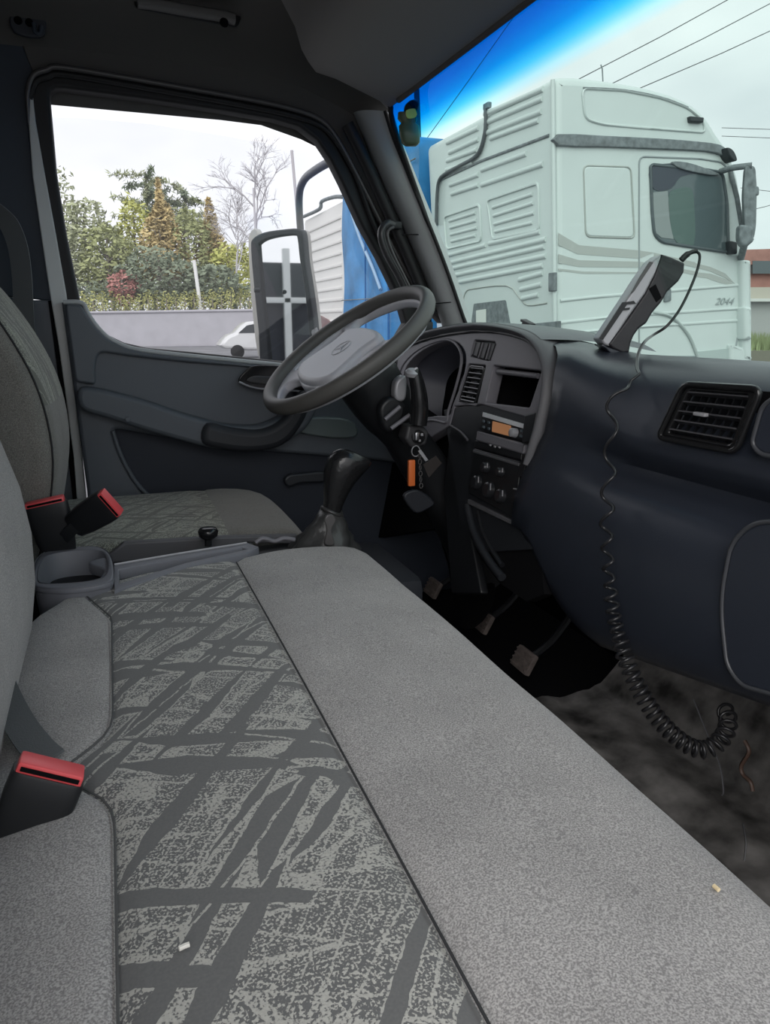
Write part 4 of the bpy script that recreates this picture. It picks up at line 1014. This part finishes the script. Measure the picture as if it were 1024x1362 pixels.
tree(285, 272, 62, 70, 4, 'autumn-tinted tree behind the white pole', shape='cone', n=2200)
tree(312, 325, 66, 67, 1, 'small yellow-green tree next to the side mirror', n=1600)
tree(215, 335, 110, 64, 3, 'dark green understorey tree behind the hedge', n=1800)
tree(285, 352, 70, 63, 3, 'dark low tree beside the white pole above the hedge', n=1200)
tree(166, 362, 44, 62.5, 5, 'small reddish-brown tree above the hedge', n=900, sz=.22)
bm = bmesh.new()
for k in range(16):
    q = P(96 + k * 16, 392, y=62.5); l_ = leaves((q.x, 62.6, q.z - .3), (.9, .5, 1.3), 260, .2, rng)
    me_ = bpy.data.meshes.new('t'); l_.to_mesh(me_); l_.free(); bm.from_mesh(me_); bpy.data.meshes.remove(me_)
link('undergrowth', bm, M_lf[3], kind='stuff', label='dark green undergrowth filling the ground behind the hedge row', cat='undergrowth')
# star-shaped conifer
def conifer(px, top, y, label):
    t = P(px, top, y=y); E = empty('conifer', (t.x, y, 0), label, 'tree')
    link('trunk', tube(bmesh.new(), [V((t.x, y, 0)), V((t.x, y, t.z))], [.25, .06], 8), M_trunk, E)
    for k in range(15):
        a = rng.uniform(0, 2 * PI); L_ = rng.uniform(1.6, 3.1); z0 = t.z - .3 - 3.8 * (k / 15)
        tip = V((t.x + math.cos(a) * L_, y + math.sin(a) * L_ * .6, z0 + rng.uniform(-.3, .9)))
        bm = tube(bmesh.new(), [V((t.x, y, z0)), tip], [.05, .02], 5)
        for j in range(90):
            f = rng.uniform(.0, 1.05); c = V((t.x, y, z0)).lerp(tip, f) + V((rng.gauss(0, .16), rng.gauss(0, .16), rng.gauss(0, .16)))
            d = V((rng.gauss(0, 1), rng.gauss(0, 1), rng.gauss(0, 1))).normalized(); o_ = d.orthogonal() * .06
            bm.faces.new([bm.verts.new(c + d * .32), bm.verts.new(c + o_), bm.verts.new(c - d * .32), bm.verts.new(c - o_)])
        link('branch', bm, M_lf[3] if k % 2 else M_lf[2], E)
conifer(193, 228, 74, 'dark star-shaped conifer standing above the other crowns')
conifer(246, 252, 76, 'thin drooping conifer behind the pointed autumn tree')
# bare tree
def bare(px, top, base, y, label, sc=1.0):
    t = P(px, top, y=y); g = P(px + 3, base, y=y); E = empty('bare_tree', (g.x, y, 0), label, 'tree')
    bm = bmesh.new(); r2 = random.Random(int(px))
    def br(p, d, L_, r_, dep):
        q = p + d * L_; mid = p.lerp(q, .5) + V((r2.gauss(0, .06), r2.gauss(0, .06), 0)) * L_
        tube(bm, [p, mid, q], [r_, r_ * .85, r_ * .65], 5 if dep > 1 else 4, cap=False)
        if dep == 0: return
        for k in range(3 if dep > 1 else 4):
            nd = (d + V((r2.gauss(0, .55), r2.gauss(0, .35), r2.gauss(.05, .35)))).normalized()
            br(p.lerp(q, r2.uniform(.45, 1)), nd, L_ * r2.uniform(.55, .8), r_ * .6, dep - 1)
    H = t.z
    br(V((g.x, y, 0)), V((0, 0, 1)), H * .60, .09 * sc, 0)
    b0 = V((g.x, y, H * .5))
    for k in range(6): br(b0 + V((0, 0, H * .045 * k)), V((r2.gauss(0, .5), r2.gauss(0, .3), 1)).normalized(), H * .15, .045 * sc, 4)
    link('branches', bm, M_bare, E, ang=60)
bare(338, 185, 330, 62, 'tall bare tree with fine twigs behind the side mirror', 1.5)
bare(312, 250, 330, 64, 'smaller bare tree next to the tall one', 1.1)
# hedge shrubs along the wall
sh = empty('hedge_shrub', (0, 0, 0))
proto = None
for i in range(20):
    px = 112 + i * 12.2; f = (px - 110) / 220.0; top = wt1 + (wt2 - wt1) * f
    p = P(px, 405, y=wy_ + .5)
    if proto is None:
        proto = sh; sh.location = (0, 0, 0)
        link('foliage', leaves((0, 0, .65), (.34, .4, .75), 170, .12, rng), M_lf[6], sh)
        link('stem', tube(bmesh.new(), [V((0, 0, -.2)), V((0, 0, .9))], .05, 6), M_trunk, sh)
        tag(sh, 'clipped yellow-green shrub in the hedge row along the top of the grey wall', 'shrub', 'hedge shrubs on the boundary wall'); o = sh
    else: o = copy_tree(proto)
    o.location = (p.x, wy_ + .5, top - .05); o.rotation_euler.z = i * 1.3; s = rng.uniform(.9, 1.15); o.scale = (1, 1, s)
# poles
def pole(u0, v0, u1, v1, y, r_, m, label, nm='pole'):
    a = P(u0, v0, y=y); b_ = P(u1, v1, y=y); d = (b_ - a).normalized(); b2 = a + (b_ - a) * ((a.z) / (a.z - b_.z))
    return tubeo(nm, [a, b2], [r_ * .8, r_], m, seg=10, label=label, cat='pole')
pole(258, 346, 266, 405, 60.7, .17, mat('pole_white', (.75, .75, .73), .6), 'white leaning post standing in front of the hedge')
pole(388, 200, 396, 290, 20, .045, M_bare, 'thin grey mast rising beside the mirror arm', 'mast')
pole(337, 250, 340, 310, 32, .05, M_bare, 'thin grey mast among the bare branches', 'mast')
# parked white car near wall
car = empty('car', P(335, 458, z=0) * 1.0, 'small pale car parked beyond the side mirror', 'car')
cy_ = 38.0; ca = P(316, 450, y=cy_); cb = P(352, 450, y=cy_)
car.location = (0, 0, 0); WL[car.name] = V((0, 0, 0))
def cpx(L): return PP(L, y=cy_)
link('body', plate_mesh(smooth(cpx([(300, 464), (302, 448), (314, 442), (326, 430), (342, 427), (372, 427), (384, 442), (396, 447), (398, 464)]), 3, True), (0, 1.7, 0), bev=.15), mat('car_pale_paint', (.62, .62, .62), .3, coat=.4), car)
link('side_window', plate_mesh(cpx([(317, 443), (328, 433), (342, 430), (368, 430), (376, 442)]), (0, .02, 0)), M_truckblk, car).location.y = -.03
for u in (316, 381):
    c = P(u, 466, y=cy_); link('wheel', disc_lathe(bmesh.new(), V((c.x, cy_ - .05, .33)), (0, 1, 0), ((0, .2), (.01, .33), (.2, .33)), 20), M_rub, car)

# ------------------------------------------------------------------ white semi truck
YT, XR = 5.5, 3.52
TK = empty('semi_truck', (XR + 1.2, YT + 1.25, 0), 'big white semi truck cab with grey stripes parked ahead beyond the windshield', 'truck')
def ty(L, o=0): return PP(L, y=YT - o)
def tx(L, o=0): return PP(L, pl=(RPL[0] - RN * o, RN))
c_t, c_b = P(737, 101, y=YT), P(739, 440, y=YT); XR = c_b.x
RN = (c_b - c_t).cross(V((0, 1, 0))).normalized(); RN = RN if RN.x > 0 else -RN; RPL = (c_b, RN)   # the rear wall leans a touch with the parked truck
side = [(739.6, 560), (739, 440), (737, 101), (760, 100), (800, 104), (850, 112), (895, 124), (925, 138), (945, 158), (955, 176), (970, 196), (984, 230), (992, 290), (994, 345), (997, 405), (1003, 470), (1003, 560)]
S = [P(u, v, y=YT) for u, v in side]
S = rnd(S, .10, 4)
body_me = plate_mesh(S, (0, 2.5, 0), bev=.07)
link('cab_body', body_me, M_truck, TK, ang=40)
def rr(u0, v0, u1, v1, o=0, dv=0, r_=.05):   # rounded rectangle on the side
    return rnd(ty([(u0, v0), (u1, v0 + dv), (u1 + (1 if dv else 0), v1 + dv * .6), (u0, v1)], o), r_, 4)
def outline(name, ring, r_, m, par): return link(name, tube(bmesh.new(), ring + [ring[0]], r_, 6), m, par, ang=60)
# roof side recess
g = rnd(ty([(774, 117), (830, 120), (880, 130), (915, 143), (935, 160), (938, 176), (870, 171), (800, 165), (778, 158)], .004), .06)
outline('roof_panel_edge', g, .010, M_truck, TK)
tubeo('roof_panel_shadow_groove', smooth(ty([(776, 117), (830, 120), (880, 130), (915, 143)], .006), 5), .008, M_truckgrey, TK, seg=6)
plate('marker_lamp', rnd(ty([(918, 154), (937, 156), (936, 163), (919, 162)], .04), .01), (0, .06, 0), M_truckblk, TK, bev=.01)
plate('wind_band', smooth(ty([(743, 178), (800, 180), (880, 184), (930, 188), (958, 192), (970, 202), (974, 212), (960, 206), (940, 201), (880, 198), (800, 195), (743, 193)], .03), 2, True), (0, .05, 0), M_truckgrey, TK, bev=.008, label='weathered grey band below the roof')
g = rnd(ty([(777, 221), (838, 223), (843, 316), (780, 314)], .010), .05)
plate('bunk_panel', g, (0, .03, 0), M_truck, TK, bev=.010); outline('bunk_panel_edge', rnd(ty([(776, 220), (839, 222), (844, 317), (779, 315)], .002), .05), .007, M_stripe, TK)
# stripes (flat decals on the side)
for q in ([(743, 310), (770, 326), (850, 333), (870, 336), (850, 344), (768, 338), (743, 326)], [(743, 338), (770, 346), (850, 348), (870, 350), (850, 356), (770, 355), (743, 350)], [(743, 357), (775, 361), (850, 362), (870, 362), (850, 364), (775, 364), (743, 360)],
          [(925, 350), (945, 355), (965, 364), (978, 378), (965, 370), (945, 361), (925, 356)], [(925, 362), (945, 364), (968, 372), (979, 381), (960, 377), (940, 370), (925, 368)], [(870, 336), (925, 349), (925, 356), (870, 344)], [(870, 350), (925, 361), (925, 366), (870, 356)]):
    plate('stripe', ty(q, .003), (0, .005, 0), M_stripe, TK)
# door
dg = rnd(ty([(850, 208), (930, 211), (962, 216), (975, 240), (986, 300), (988, 410), (976, 474), (850, 474)], .003), .06)
outline('door_gap', dg, .007, mat('gap_grey', (.30, .33, .34), .6), TK)
wg = rnd(ty([(865, 222), (868, 219), (940, 226), (961, 230), (967, 270), (969, 336), (905, 326), (880, 322), (870, 312), (867, 280)], .006), .05)
plate('door_window', wg, (0, .02, 0), mat('truck_window_dark', (.10, .13, .14), .12), TK, bev=.004)
outline('window_rubber', wg, .014, mat('win_rubber', (.10, .12, .13), .5), TK)
plate('seat_shape', smooth(ty([(889, 262), (898, 252), (918, 250), (923, 270), (923, 325), (900, 322), (892, 300)], .010), 3, True), (0, .006, 0), mat('truck_seat_green', (.10, .15, .14), .6), TK)
plate('interior_shade', smooth(ty([(866, 222), (905, 218), (930, 228), (905, 235), (893, 250), (870, 252)], .011), 3, True), (0, .006, 0), mat('truck_int_dark', (.06, .07, .09), .6), TK)
plate('interior_light_panel', ty([(867, 256), (888, 254), (892, 300), (896, 318), (880, 316), (870, 308)], .010), (0, .006, 0), mat('truck_int_grey', (.26, .29, .29), .6), TK)
plate('window_top_lip', smooth(ty([(895, 215), (915, 216), (940, 224), (958, 232), (940, 232), (905, 224)], .03), 3, True), (0, .03, 0), M_truckgrey, TK, bev=.006)
plate('door_handle', rnd(ty([(884, 385), (893, 384), (893, 400), (884, 402)], .02), .01), (0, .02, 0), M_truckgrey, TK, bev=.006)
for v0, v1 in ((383, 377), (412, 408), (428, 424)):
    tubeo('body_crease', smooth(ty([(745, v0 + 17), (800, v0 + 11), (860, v0 + 6), (984, v1 + 2)], 0), 4), .014, M_truck, TK, seg=6)
# arch and step
tubeo('wheel_arch', smooth(ty([(868, 415), (890, 420), (905, 432), (918, 450), (928, 475)], .01), 5), .014, mat('arch_line', (.45, .50, .49), .5), TK, seg=6)
plate('front_wheel_mud_guard', ty([(928, 468), (974, 463), (974, 560), (928, 560)], .02), (0, .05, 0), mat('step_grey', (.42, .48, .47), .5), TK)
plate('corner_deflector', rnd(ty([(987, 345), (1000, 346), (1001, 480), (990, 478)], .06), .02), (0, .12, 0), M_truck, TK, bev=.03)
plate('front_lip', rnd(ty([(991, 408), (1001, 408), (1001, 452), (991, 452)], .10), .02), (0, .14, 0), M_truck, TK, bev=.03)
plate('corner_gap', ty([(983, 410), (989, 410), (988, 455), (984, 455)], .004), (0, .01, 0), M_truckgrey, TK)
plate('bumper', rnd(ty([(972, 458), (990, 462), (1001, 478), (1002, 560), (972, 560)], .05), .02), (0, .10, 0), M_truck, TK, bev=.03)
# model number
txt = bpy.data.curves.new('n', 'FONT'); txt.body = '2044'; txt.size = .085; txt.extrude = .004; txt.shear = .3
to = bpy.data.objects.new('t', txt); COL.objects.link(to); to_me = bpy.data.meshes.new_from_object(to); bpy.data.objects.remove(to)
a = P(951, 405, y=YT - .006)
to_me.transform(Matrix.Translation(a) @ Matrix.Rotation(PI / 2, 4, 'X') @ Matrix.Scale(1.2, 4, V((1, 0, 0))))
link('model_number', to_me, mat('number_grey', (.36, .40, .40), .5), TK)
# mirror cluster
mi_ = [P(975, 223, y=YT - .25), P(1003, 219, y=YT - .25)]
tubeo('mirror_bracket', [P(958, 228, y=YT), P(975, 223, y=YT - .2), P(1000, 220, y=YT - .3)], .025, M_truckgrey, TK, seg=8)
tubeo('mirror_bracket', [P(985, 345, y=YT), P(990, 325, y=YT - .2), P(998, 318, y=YT - .3)], .03, M_truckgrey, TK, seg=8)
plate('mirror_head', rnd(PP([(991, 219), (1005, 220), (1007, 250), (1006, 300), (1003, 318), (993, 325), (990, 300), (988, 260)], y=YT - .3), .04), (.10, .12, 0), M_truckgrey, TK, bev=.02)
plate('wide_mirror', rnd(PP([(984, 298), (1002, 300), (1002, 322), (990, 330), (983, 320)], y=YT - .32), .04), (.05, .10, 0), M_truckgrey, TK, bev=.02)
plate('mirror_knob', rnd(PP([(1004, 247), (1010, 248), (1010, 260), (1004, 260)], y=YT - .3), .02), (.02, .06, 0), M_truckgrey, TK, bev=.01)
tubeo('mirror_stay', [P(970, 222, y=YT), P(980, 262, y=YT - .06), P(988, 310, y=YT - .1)], .02, M_truckgrey, TK, seg=8)
plate('mirror_mount', rnd(ty([(971, 320), (981, 322), (981, 338), (972, 338)], .06), .02), (0, .08, 0), M_truckblk, TK, bev=.01)
plate('visor_corner', smooth(ty([(968, 196), (976, 200), (981, 212), (976, 214), (970, 206)], .10), 3, True), (0, .14, 0), M_truckblk, TK, bev=.01)
# rear wall (x = XR) pressed ribs
def rib(u0, v0, u1, v1, r_=.014, m=M_truck, name='pressed_rib', dark=True):
    a, b_ = tx([(u0, v0), (u1, v1)], .004)
    bm = bmesh.new(); ring_loft(bm, [ell(a, (1, 0, 0), (0, 0, 1), r_, r_ * 1.6, 8), ell(b_, (1, 0, 0), (0, 0, 1), r_, r_ * 1.6, 8)])
    link(name, bm, m, TK, ang=60)
for q in ((644, 152, 722, 118), (644, 164, 721, 131), (643, 178, 720, 148), (652, 184, 716, 160), (597, 203, 636, 185), (594, 214, 634, 199), (593, 226, 628, 216), (594, 190, 636, 170),
          (640, 226, 700, 204), (598, 246, 636, 232), (600, 258, 636, 246), (640, 246, 722, 218), (594, 340, 646, 326), (650, 324, 718, 308), (600, 349, 726, 318), (601, 357, 724, 328), (605, 366, 726, 340), (611, 375, 722, 353), (690, 372, 722, 363), (692, 385, 720, 378), (694, 397, 716, 392)):
    rib(*q)
for q in ((640, 214, 730, 180), (584, 240, 640, 214)): rib(*q, r_=.008, m=M_truckgrey, name='panel_joint')
for ring, inner in (([(648, 266), (716, 243), (717, 306), (655, 318)], ((655, 276, 708, 258), (656, 287, 709, 270), (657, 298, 710, 283), (658, 308, 708, 296))),
                    ([(591, 288), (638, 272), (640, 320), (594, 331)], ((597, 294, 632, 283), (598, 303, 633, 293), (599, 312, 634, 303), (600, 321, 632, 313)))):
    outline('pressed_panel', rnd(tx(ring, .004), .05), .013, M_truck, TK)
    for q in inner: rib(*q, r_=.010)
tubeo('rear_contour', smooth(tx([(616, 400), (620, 388), (630, 384), (674, 380), (690, 395), (702, 406), (728, 403)], 0), 3), .008, M_stripe, TK, seg=6)
plate('rear_opening', rnd(tx([(630, 404), (672, 399), (682, 450), (624, 450)], .006), .02), (.02, 0, 0), M_truckgrey, TK)
plate('opening_panel', tx([(633, 413), (646, 411), (646, 450), (633, 450)], .010), (.01, 0, 0), mat('opening_pale', (.70, .72, .68), .5), TK)
plate('rear_box', tx([(712, 430), (741, 427), (741, 470), (712, 470)], .03), (.04, 0, 0), M_truckgrey, TK, bev=.006)
plate('rear_latch', rnd(tx([(729, 363), (737, 362), (737, 387), (729, 388)], .03), .01), (.03, 0, 0), M_truckgrey, TK, bev=.006)
tubeo('air_hose', smooth(tx([(645, 139), (646, 155), (645, 175), (639, 198), (630, 210), (612, 220), (594, 230), (584, 240), (581, 262), (580, 300)], .02), 5), .018, mat('hose_grey', (.10, .11, .12), .6), TK, seg=8)
boxo('hose_cap', tx([(648, 141)], .01)[0], (.04, .10, .05), M_truckgrey, TK, bev=.01)
tubeo('corner_trim', tx([(735, 106), (737, 300), (738, 440)], .0), .018, M_truck, TK, seg=8)
# chassis + wheels so it stands on the ground
bmw = box(bmesh.new(), (XR - 1.6, YT + 1.25, .85), (5.6, .9, .25)); link('chassis', bmw, M_truckblk, TK)
for X_ in (XR + 1.15, XR - 3.1):
    for Y_ in (YT + .02, YT + 2.2):
        link('tyre', disc_lathe(bmesh.new(), V((X_, Y_, .52)), (0, 1, 0), ((0, .25), (.02, .47), (.06, .52), (.22, .52), (.27, .47), (.28, .25)), 32), M_rub, TK, ang=40)
        link('hub', disc_lathe(bmesh.new(), V((X_, Y_ + .14, .52)), (0, -1, 0), ((0, .24), (.12, .22), (.16, .10)), 24), M_silver, TK)

# blue tarpaulin load
YB = 8.15
BT = empty('tarpaulin_load', (4.3, 9.4, 0), 'tall load wrapped in blue tarpaulin between the two white cabs', 'tarpaulin load')
xb0 = 3.36; zb = P(556, 186, x=xb0).z
bm = bmesh.new()
rows = []
for k in range(17):
    t = k / 16; Y = YB + t * (11.05 - YB); row = []
    for j in range(13):
        s = j / 12; Z = .9 + s * (zb - .9)
        row.append(V((xb0 + .02 * noise.noise(V((Y * 2, Z * 1.5, 2))) * 2, Y, Z)))
    rows.append(row)
grid(bm, rows); link('rear_sheet', bm, M_tarp, BT, ang=60)
bm = bmesh.new(); rows = []
for k in range(17):
    t = k / 16; X_ = xb0 + t * 2.0
    rows.append([V((X_, YB + .02 * noise.noise(V((X_ * 2, j, 7))) * 2, .9 + (zb - .9) * j / 12)) for j in range(13)])
grid(bm, rows); link('side_sheet', bm, M_tarp, BT, ang=60)
boxo('top_sheet', (xb0 + 1.0, (YB + 11.05) / 2, zb), (2.0, 2.9, .06), M_tarp, BT, bev=.02)
boxo('load_bed', (xb0 + 1.0, (YB + 11.05) / 2, .82), (2.0, 2.8, .2), M_truckblk, BT, bev=.02)
for Yk in (9.0, 9.9): tubeo('strap', [V((xb0 - .04, Yk, .9)), V((xb0 - .04, Yk, zb))], .012, mat('strap_blue', (.02, .13, .34), .6), BT, seg=6)
for Zk in (P(540, 220, x=xb0).z, 2.0): tubeo('rope', [V((xb0 - .04, YB, Zk)), V((xb0 - .04, 11.0, Zk + .03))], .008, M_truckgrey, BT, seg=6)
tubeo('glass_reflection_streak', smooth(PP([(468, 285), (480, 320), (495, 355), (506, 385)], x=xb0 - .03), 5), .022, mat('reflection_streak_pale', (.30, .45, .60), .5), BT, seg=8)  # window glass reflection painted as a pale streak on the tarpaulin
for Xk in (3.95, 4.8):
    for Yk in (YB + .3, 10.4): link('wheel', disc_lathe(bmesh.new(), V((Xk, Yk, .46)), (0, 1, 0), ((0, .2), (.03, .46), (.25, .46)), 24), M_rub, BT)

# second white cab
X2 = 3.45; Y2 = 11.2
T2 = empty('truck_cab', (X2 + 1, Y2 + 1.2, 0), 'white truck cab rear wall with pressed ribs, beyond the side mirror', 'truck')
z2 = P(460, 264, x=X2).z
M_t2 = mat('cab_ivory_paint', (.74, .73, .70), .45, bump=1.0, bscale=6)
boxo('cab_shell', (X2 + 1.0, Y2 + 1.25, (z2 + .9) / 2), (2.0, 2.5, z2 - .9), M_t2, T2, bev=.06)
for k in range(10):
    Z = z2 - .22 - k * .17
    bm = bmesh.new(); box(bm, (X2 - .005, Y2 + 1.25, Z), (.03, 2.1, .05), None, .012); link('pressed_rib', bm, M_t2, T2)
tubeo('roof_hose', smooth(PP([(404, 288), (425, 278), (428, 268), (445, 262), (458, 262)], x=X2 - .03), 4), .03, M_truckgrey, T2, seg=8)
plate('tail_lamp', PP([(425, 441), (436, 441), (434, 450), (425, 452)], x=X2 - .05), (.05, 0, 0), mat('lamp_red', (.7, .08, .08), .4), T2)
plate('rear_fitting', PP([(424, 420), (442, 430), (442, 438), (424, 438)], x=X2 - .05), (.05, 0, 0), mat('fitting_dark', (.2, .12, .12), .5), T2)
for Yk in (Y2 + .1, Y2 + 2.2): link('wheel', disc_lathe(bmesh.new(), V((X2 + 1.0, Yk, .5)), (0, 1, 0), ((0, .2), (.03, .5), (.25, .5)), 24), M_rub, T2)
# gate made up behind the cab to fill the mirror's reflection
GW = empty('added_mirror_gate', (-6, 3.1, 0), 'made-up dark gate with white posts, added for the side mirror reflection', 'gate')
boxo('dark_panel', (-6.4, 3.1, 1.22), (.1, 5, 2.44), mat('gate_dark', (.035, .04, .05), .3), GW)
for Yk in (1.50, 2.4, 3.3, 4.2, 5.1): boxo('white_post', (-6.25, Yk, 1.3), (.09, .09, 2.6), M_white, GW, bev=.01)
boxo('white_rail', (-6.24, 3.1, 1.98), (.07, 4.2, .07), M_white, GW, bev=.01)

# ------------------------------------------------------------------ far side street
BG = empty('building', (0, 0, 0), 'red brick roadside building beyond the white semi truck', 'building')
yb = 26.0
def by(L, o=0): return PP(L, y=yb - o)
M_brick = mat('faded_brick', (.40, .20, .17), .9, var=.2, vscale=1.5)
plate('upper_wall', by([(930, 334), (1120, 328), (1120, 352), (930, 352)]), (0, 5, 0), M_brick, BG)
plate('middle_wall', by([(930, 352), (1120, 352), (1120, 382), (930, 382)], -.3), (0, 4.6, 0), M_brick, BG)
plate('dark_window', by([(1001, 347), (1120, 347), (1120, 364), (1001, 364)], .02), (0, .1, 0), mat('bld_window', (.10, .12, .13), .3), BG)
plate('pale_base', by([(930, 382), (1120, 382), (1120, 400), (930, 398)], .1), (0, 5, 0), mat('pale_plaster', (.48, .44, .38), .9), BG)
lowz = by([(930, 400)])[0].z
xl, xr = by([(930, 400)])[0].x, by([(1120, 400)])[0].x
link('lower_wall', box(bmesh.new(), ((xl + xr) / 2, yb + 2.4, lowz / 2), (xr - xl, 5, lowz)), mat('base_plaster', (.40, .40, .39), .9), BG)
plate('canopy', by([(985, 397), (1120, 397), (1120, 401), (985, 401)], .5), (0, .5, 0), mat('canopy_white', (.65, .65, .62), .6), BG)
gq = [P(1000, 432, y=15), P(1100, 432, y=15), P(1100, 459, y=15), P(1000, 459, y=15)]
bm = bmesh.new()
for _ in range(2600):
    x = rng.uniform(gq[0].x - 1, gq[1].x + 1); y = rng.uniform(14, 18); z0 = gq[3].z - .15; h = rng.uniform(.25, .5)
    bm.faces.new([bm.verts.new((x - .02, y, z0)), bm.verts.new((x + .02, y, z0)), bm.verts.new((x + rng.uniform(-.1, .1), y, z0 + h))])
link('grass', bm, leafm('grass_green', (.14, .17, .06)), kind='stuff', label='strip of green grass by the road beyond the truck', cat='grass')
plate('grass_bank', [V((gq[0].x - 2, 14, 0)), V((gq[1].x + 2, 14, 0)), V((gq[1].x + 2, 14, gq[3].z - .1)), V((gq[0].x - 2, 14, gq[3].z - .1))], (0, 5, 0), mat('soil', (.2, .19, .15), .9), kind='structure')

# power lines and posts
M_line = mat('power_line', (.10, .10, .11), .7)
k = 0
for a, b_, y, lab in (((745, 118), (1000, -18), 24, 'power line passing nearest the truck roof ridge'), ((800, 118), (1060, -14), 24, 'thin power line, middle of the three over the truck roof'), ((840, 122), (1070, 20), 24, 'power line furthest along above the truck roof'),
                      ((520, 250), (720, -30), 30, 'dark cable crossing the blue windshield band'), ((960, 170), (1100, 172), 34, 'level overhead line above the truck mirror, upper'), ((960, 181), (1100, 184), 34, 'level overhead line above the truck mirror, lower'),
                      ((975, 285), (1060, 262), 30, 'overhead line beside the truck mirror'), ((985, 250), (1060, 256), 34, 'faint overhead line behind the truck mirror')):
    A_, B_ = P(*a, y=y), P(*b_, y=y * 1.02)
    tubeo('power_line', [A_, A_.lerp(B_, .5) - V((0, 0, .05)), B_], .016, M_line, seg=5, label=lab, cat='power line')
pole(554, 118, 557, 200, 22, .10, mat('post_dark', (.08, .09, .10), .8), 'dark utility post in the blue windshield corner', 'utility_pole')
tubeo('antenna', [P(803, 136, y=6.2), P(801, 92, y=6.2), P(799, 86, y=6.2)], .006, M_truckgrey, seg=5, label='short antenna on the truck roof', cat='antenna')
print('tris', sum(len(o.data.polygons) for o in bpy.data.objects if o.type == 'MESH'))
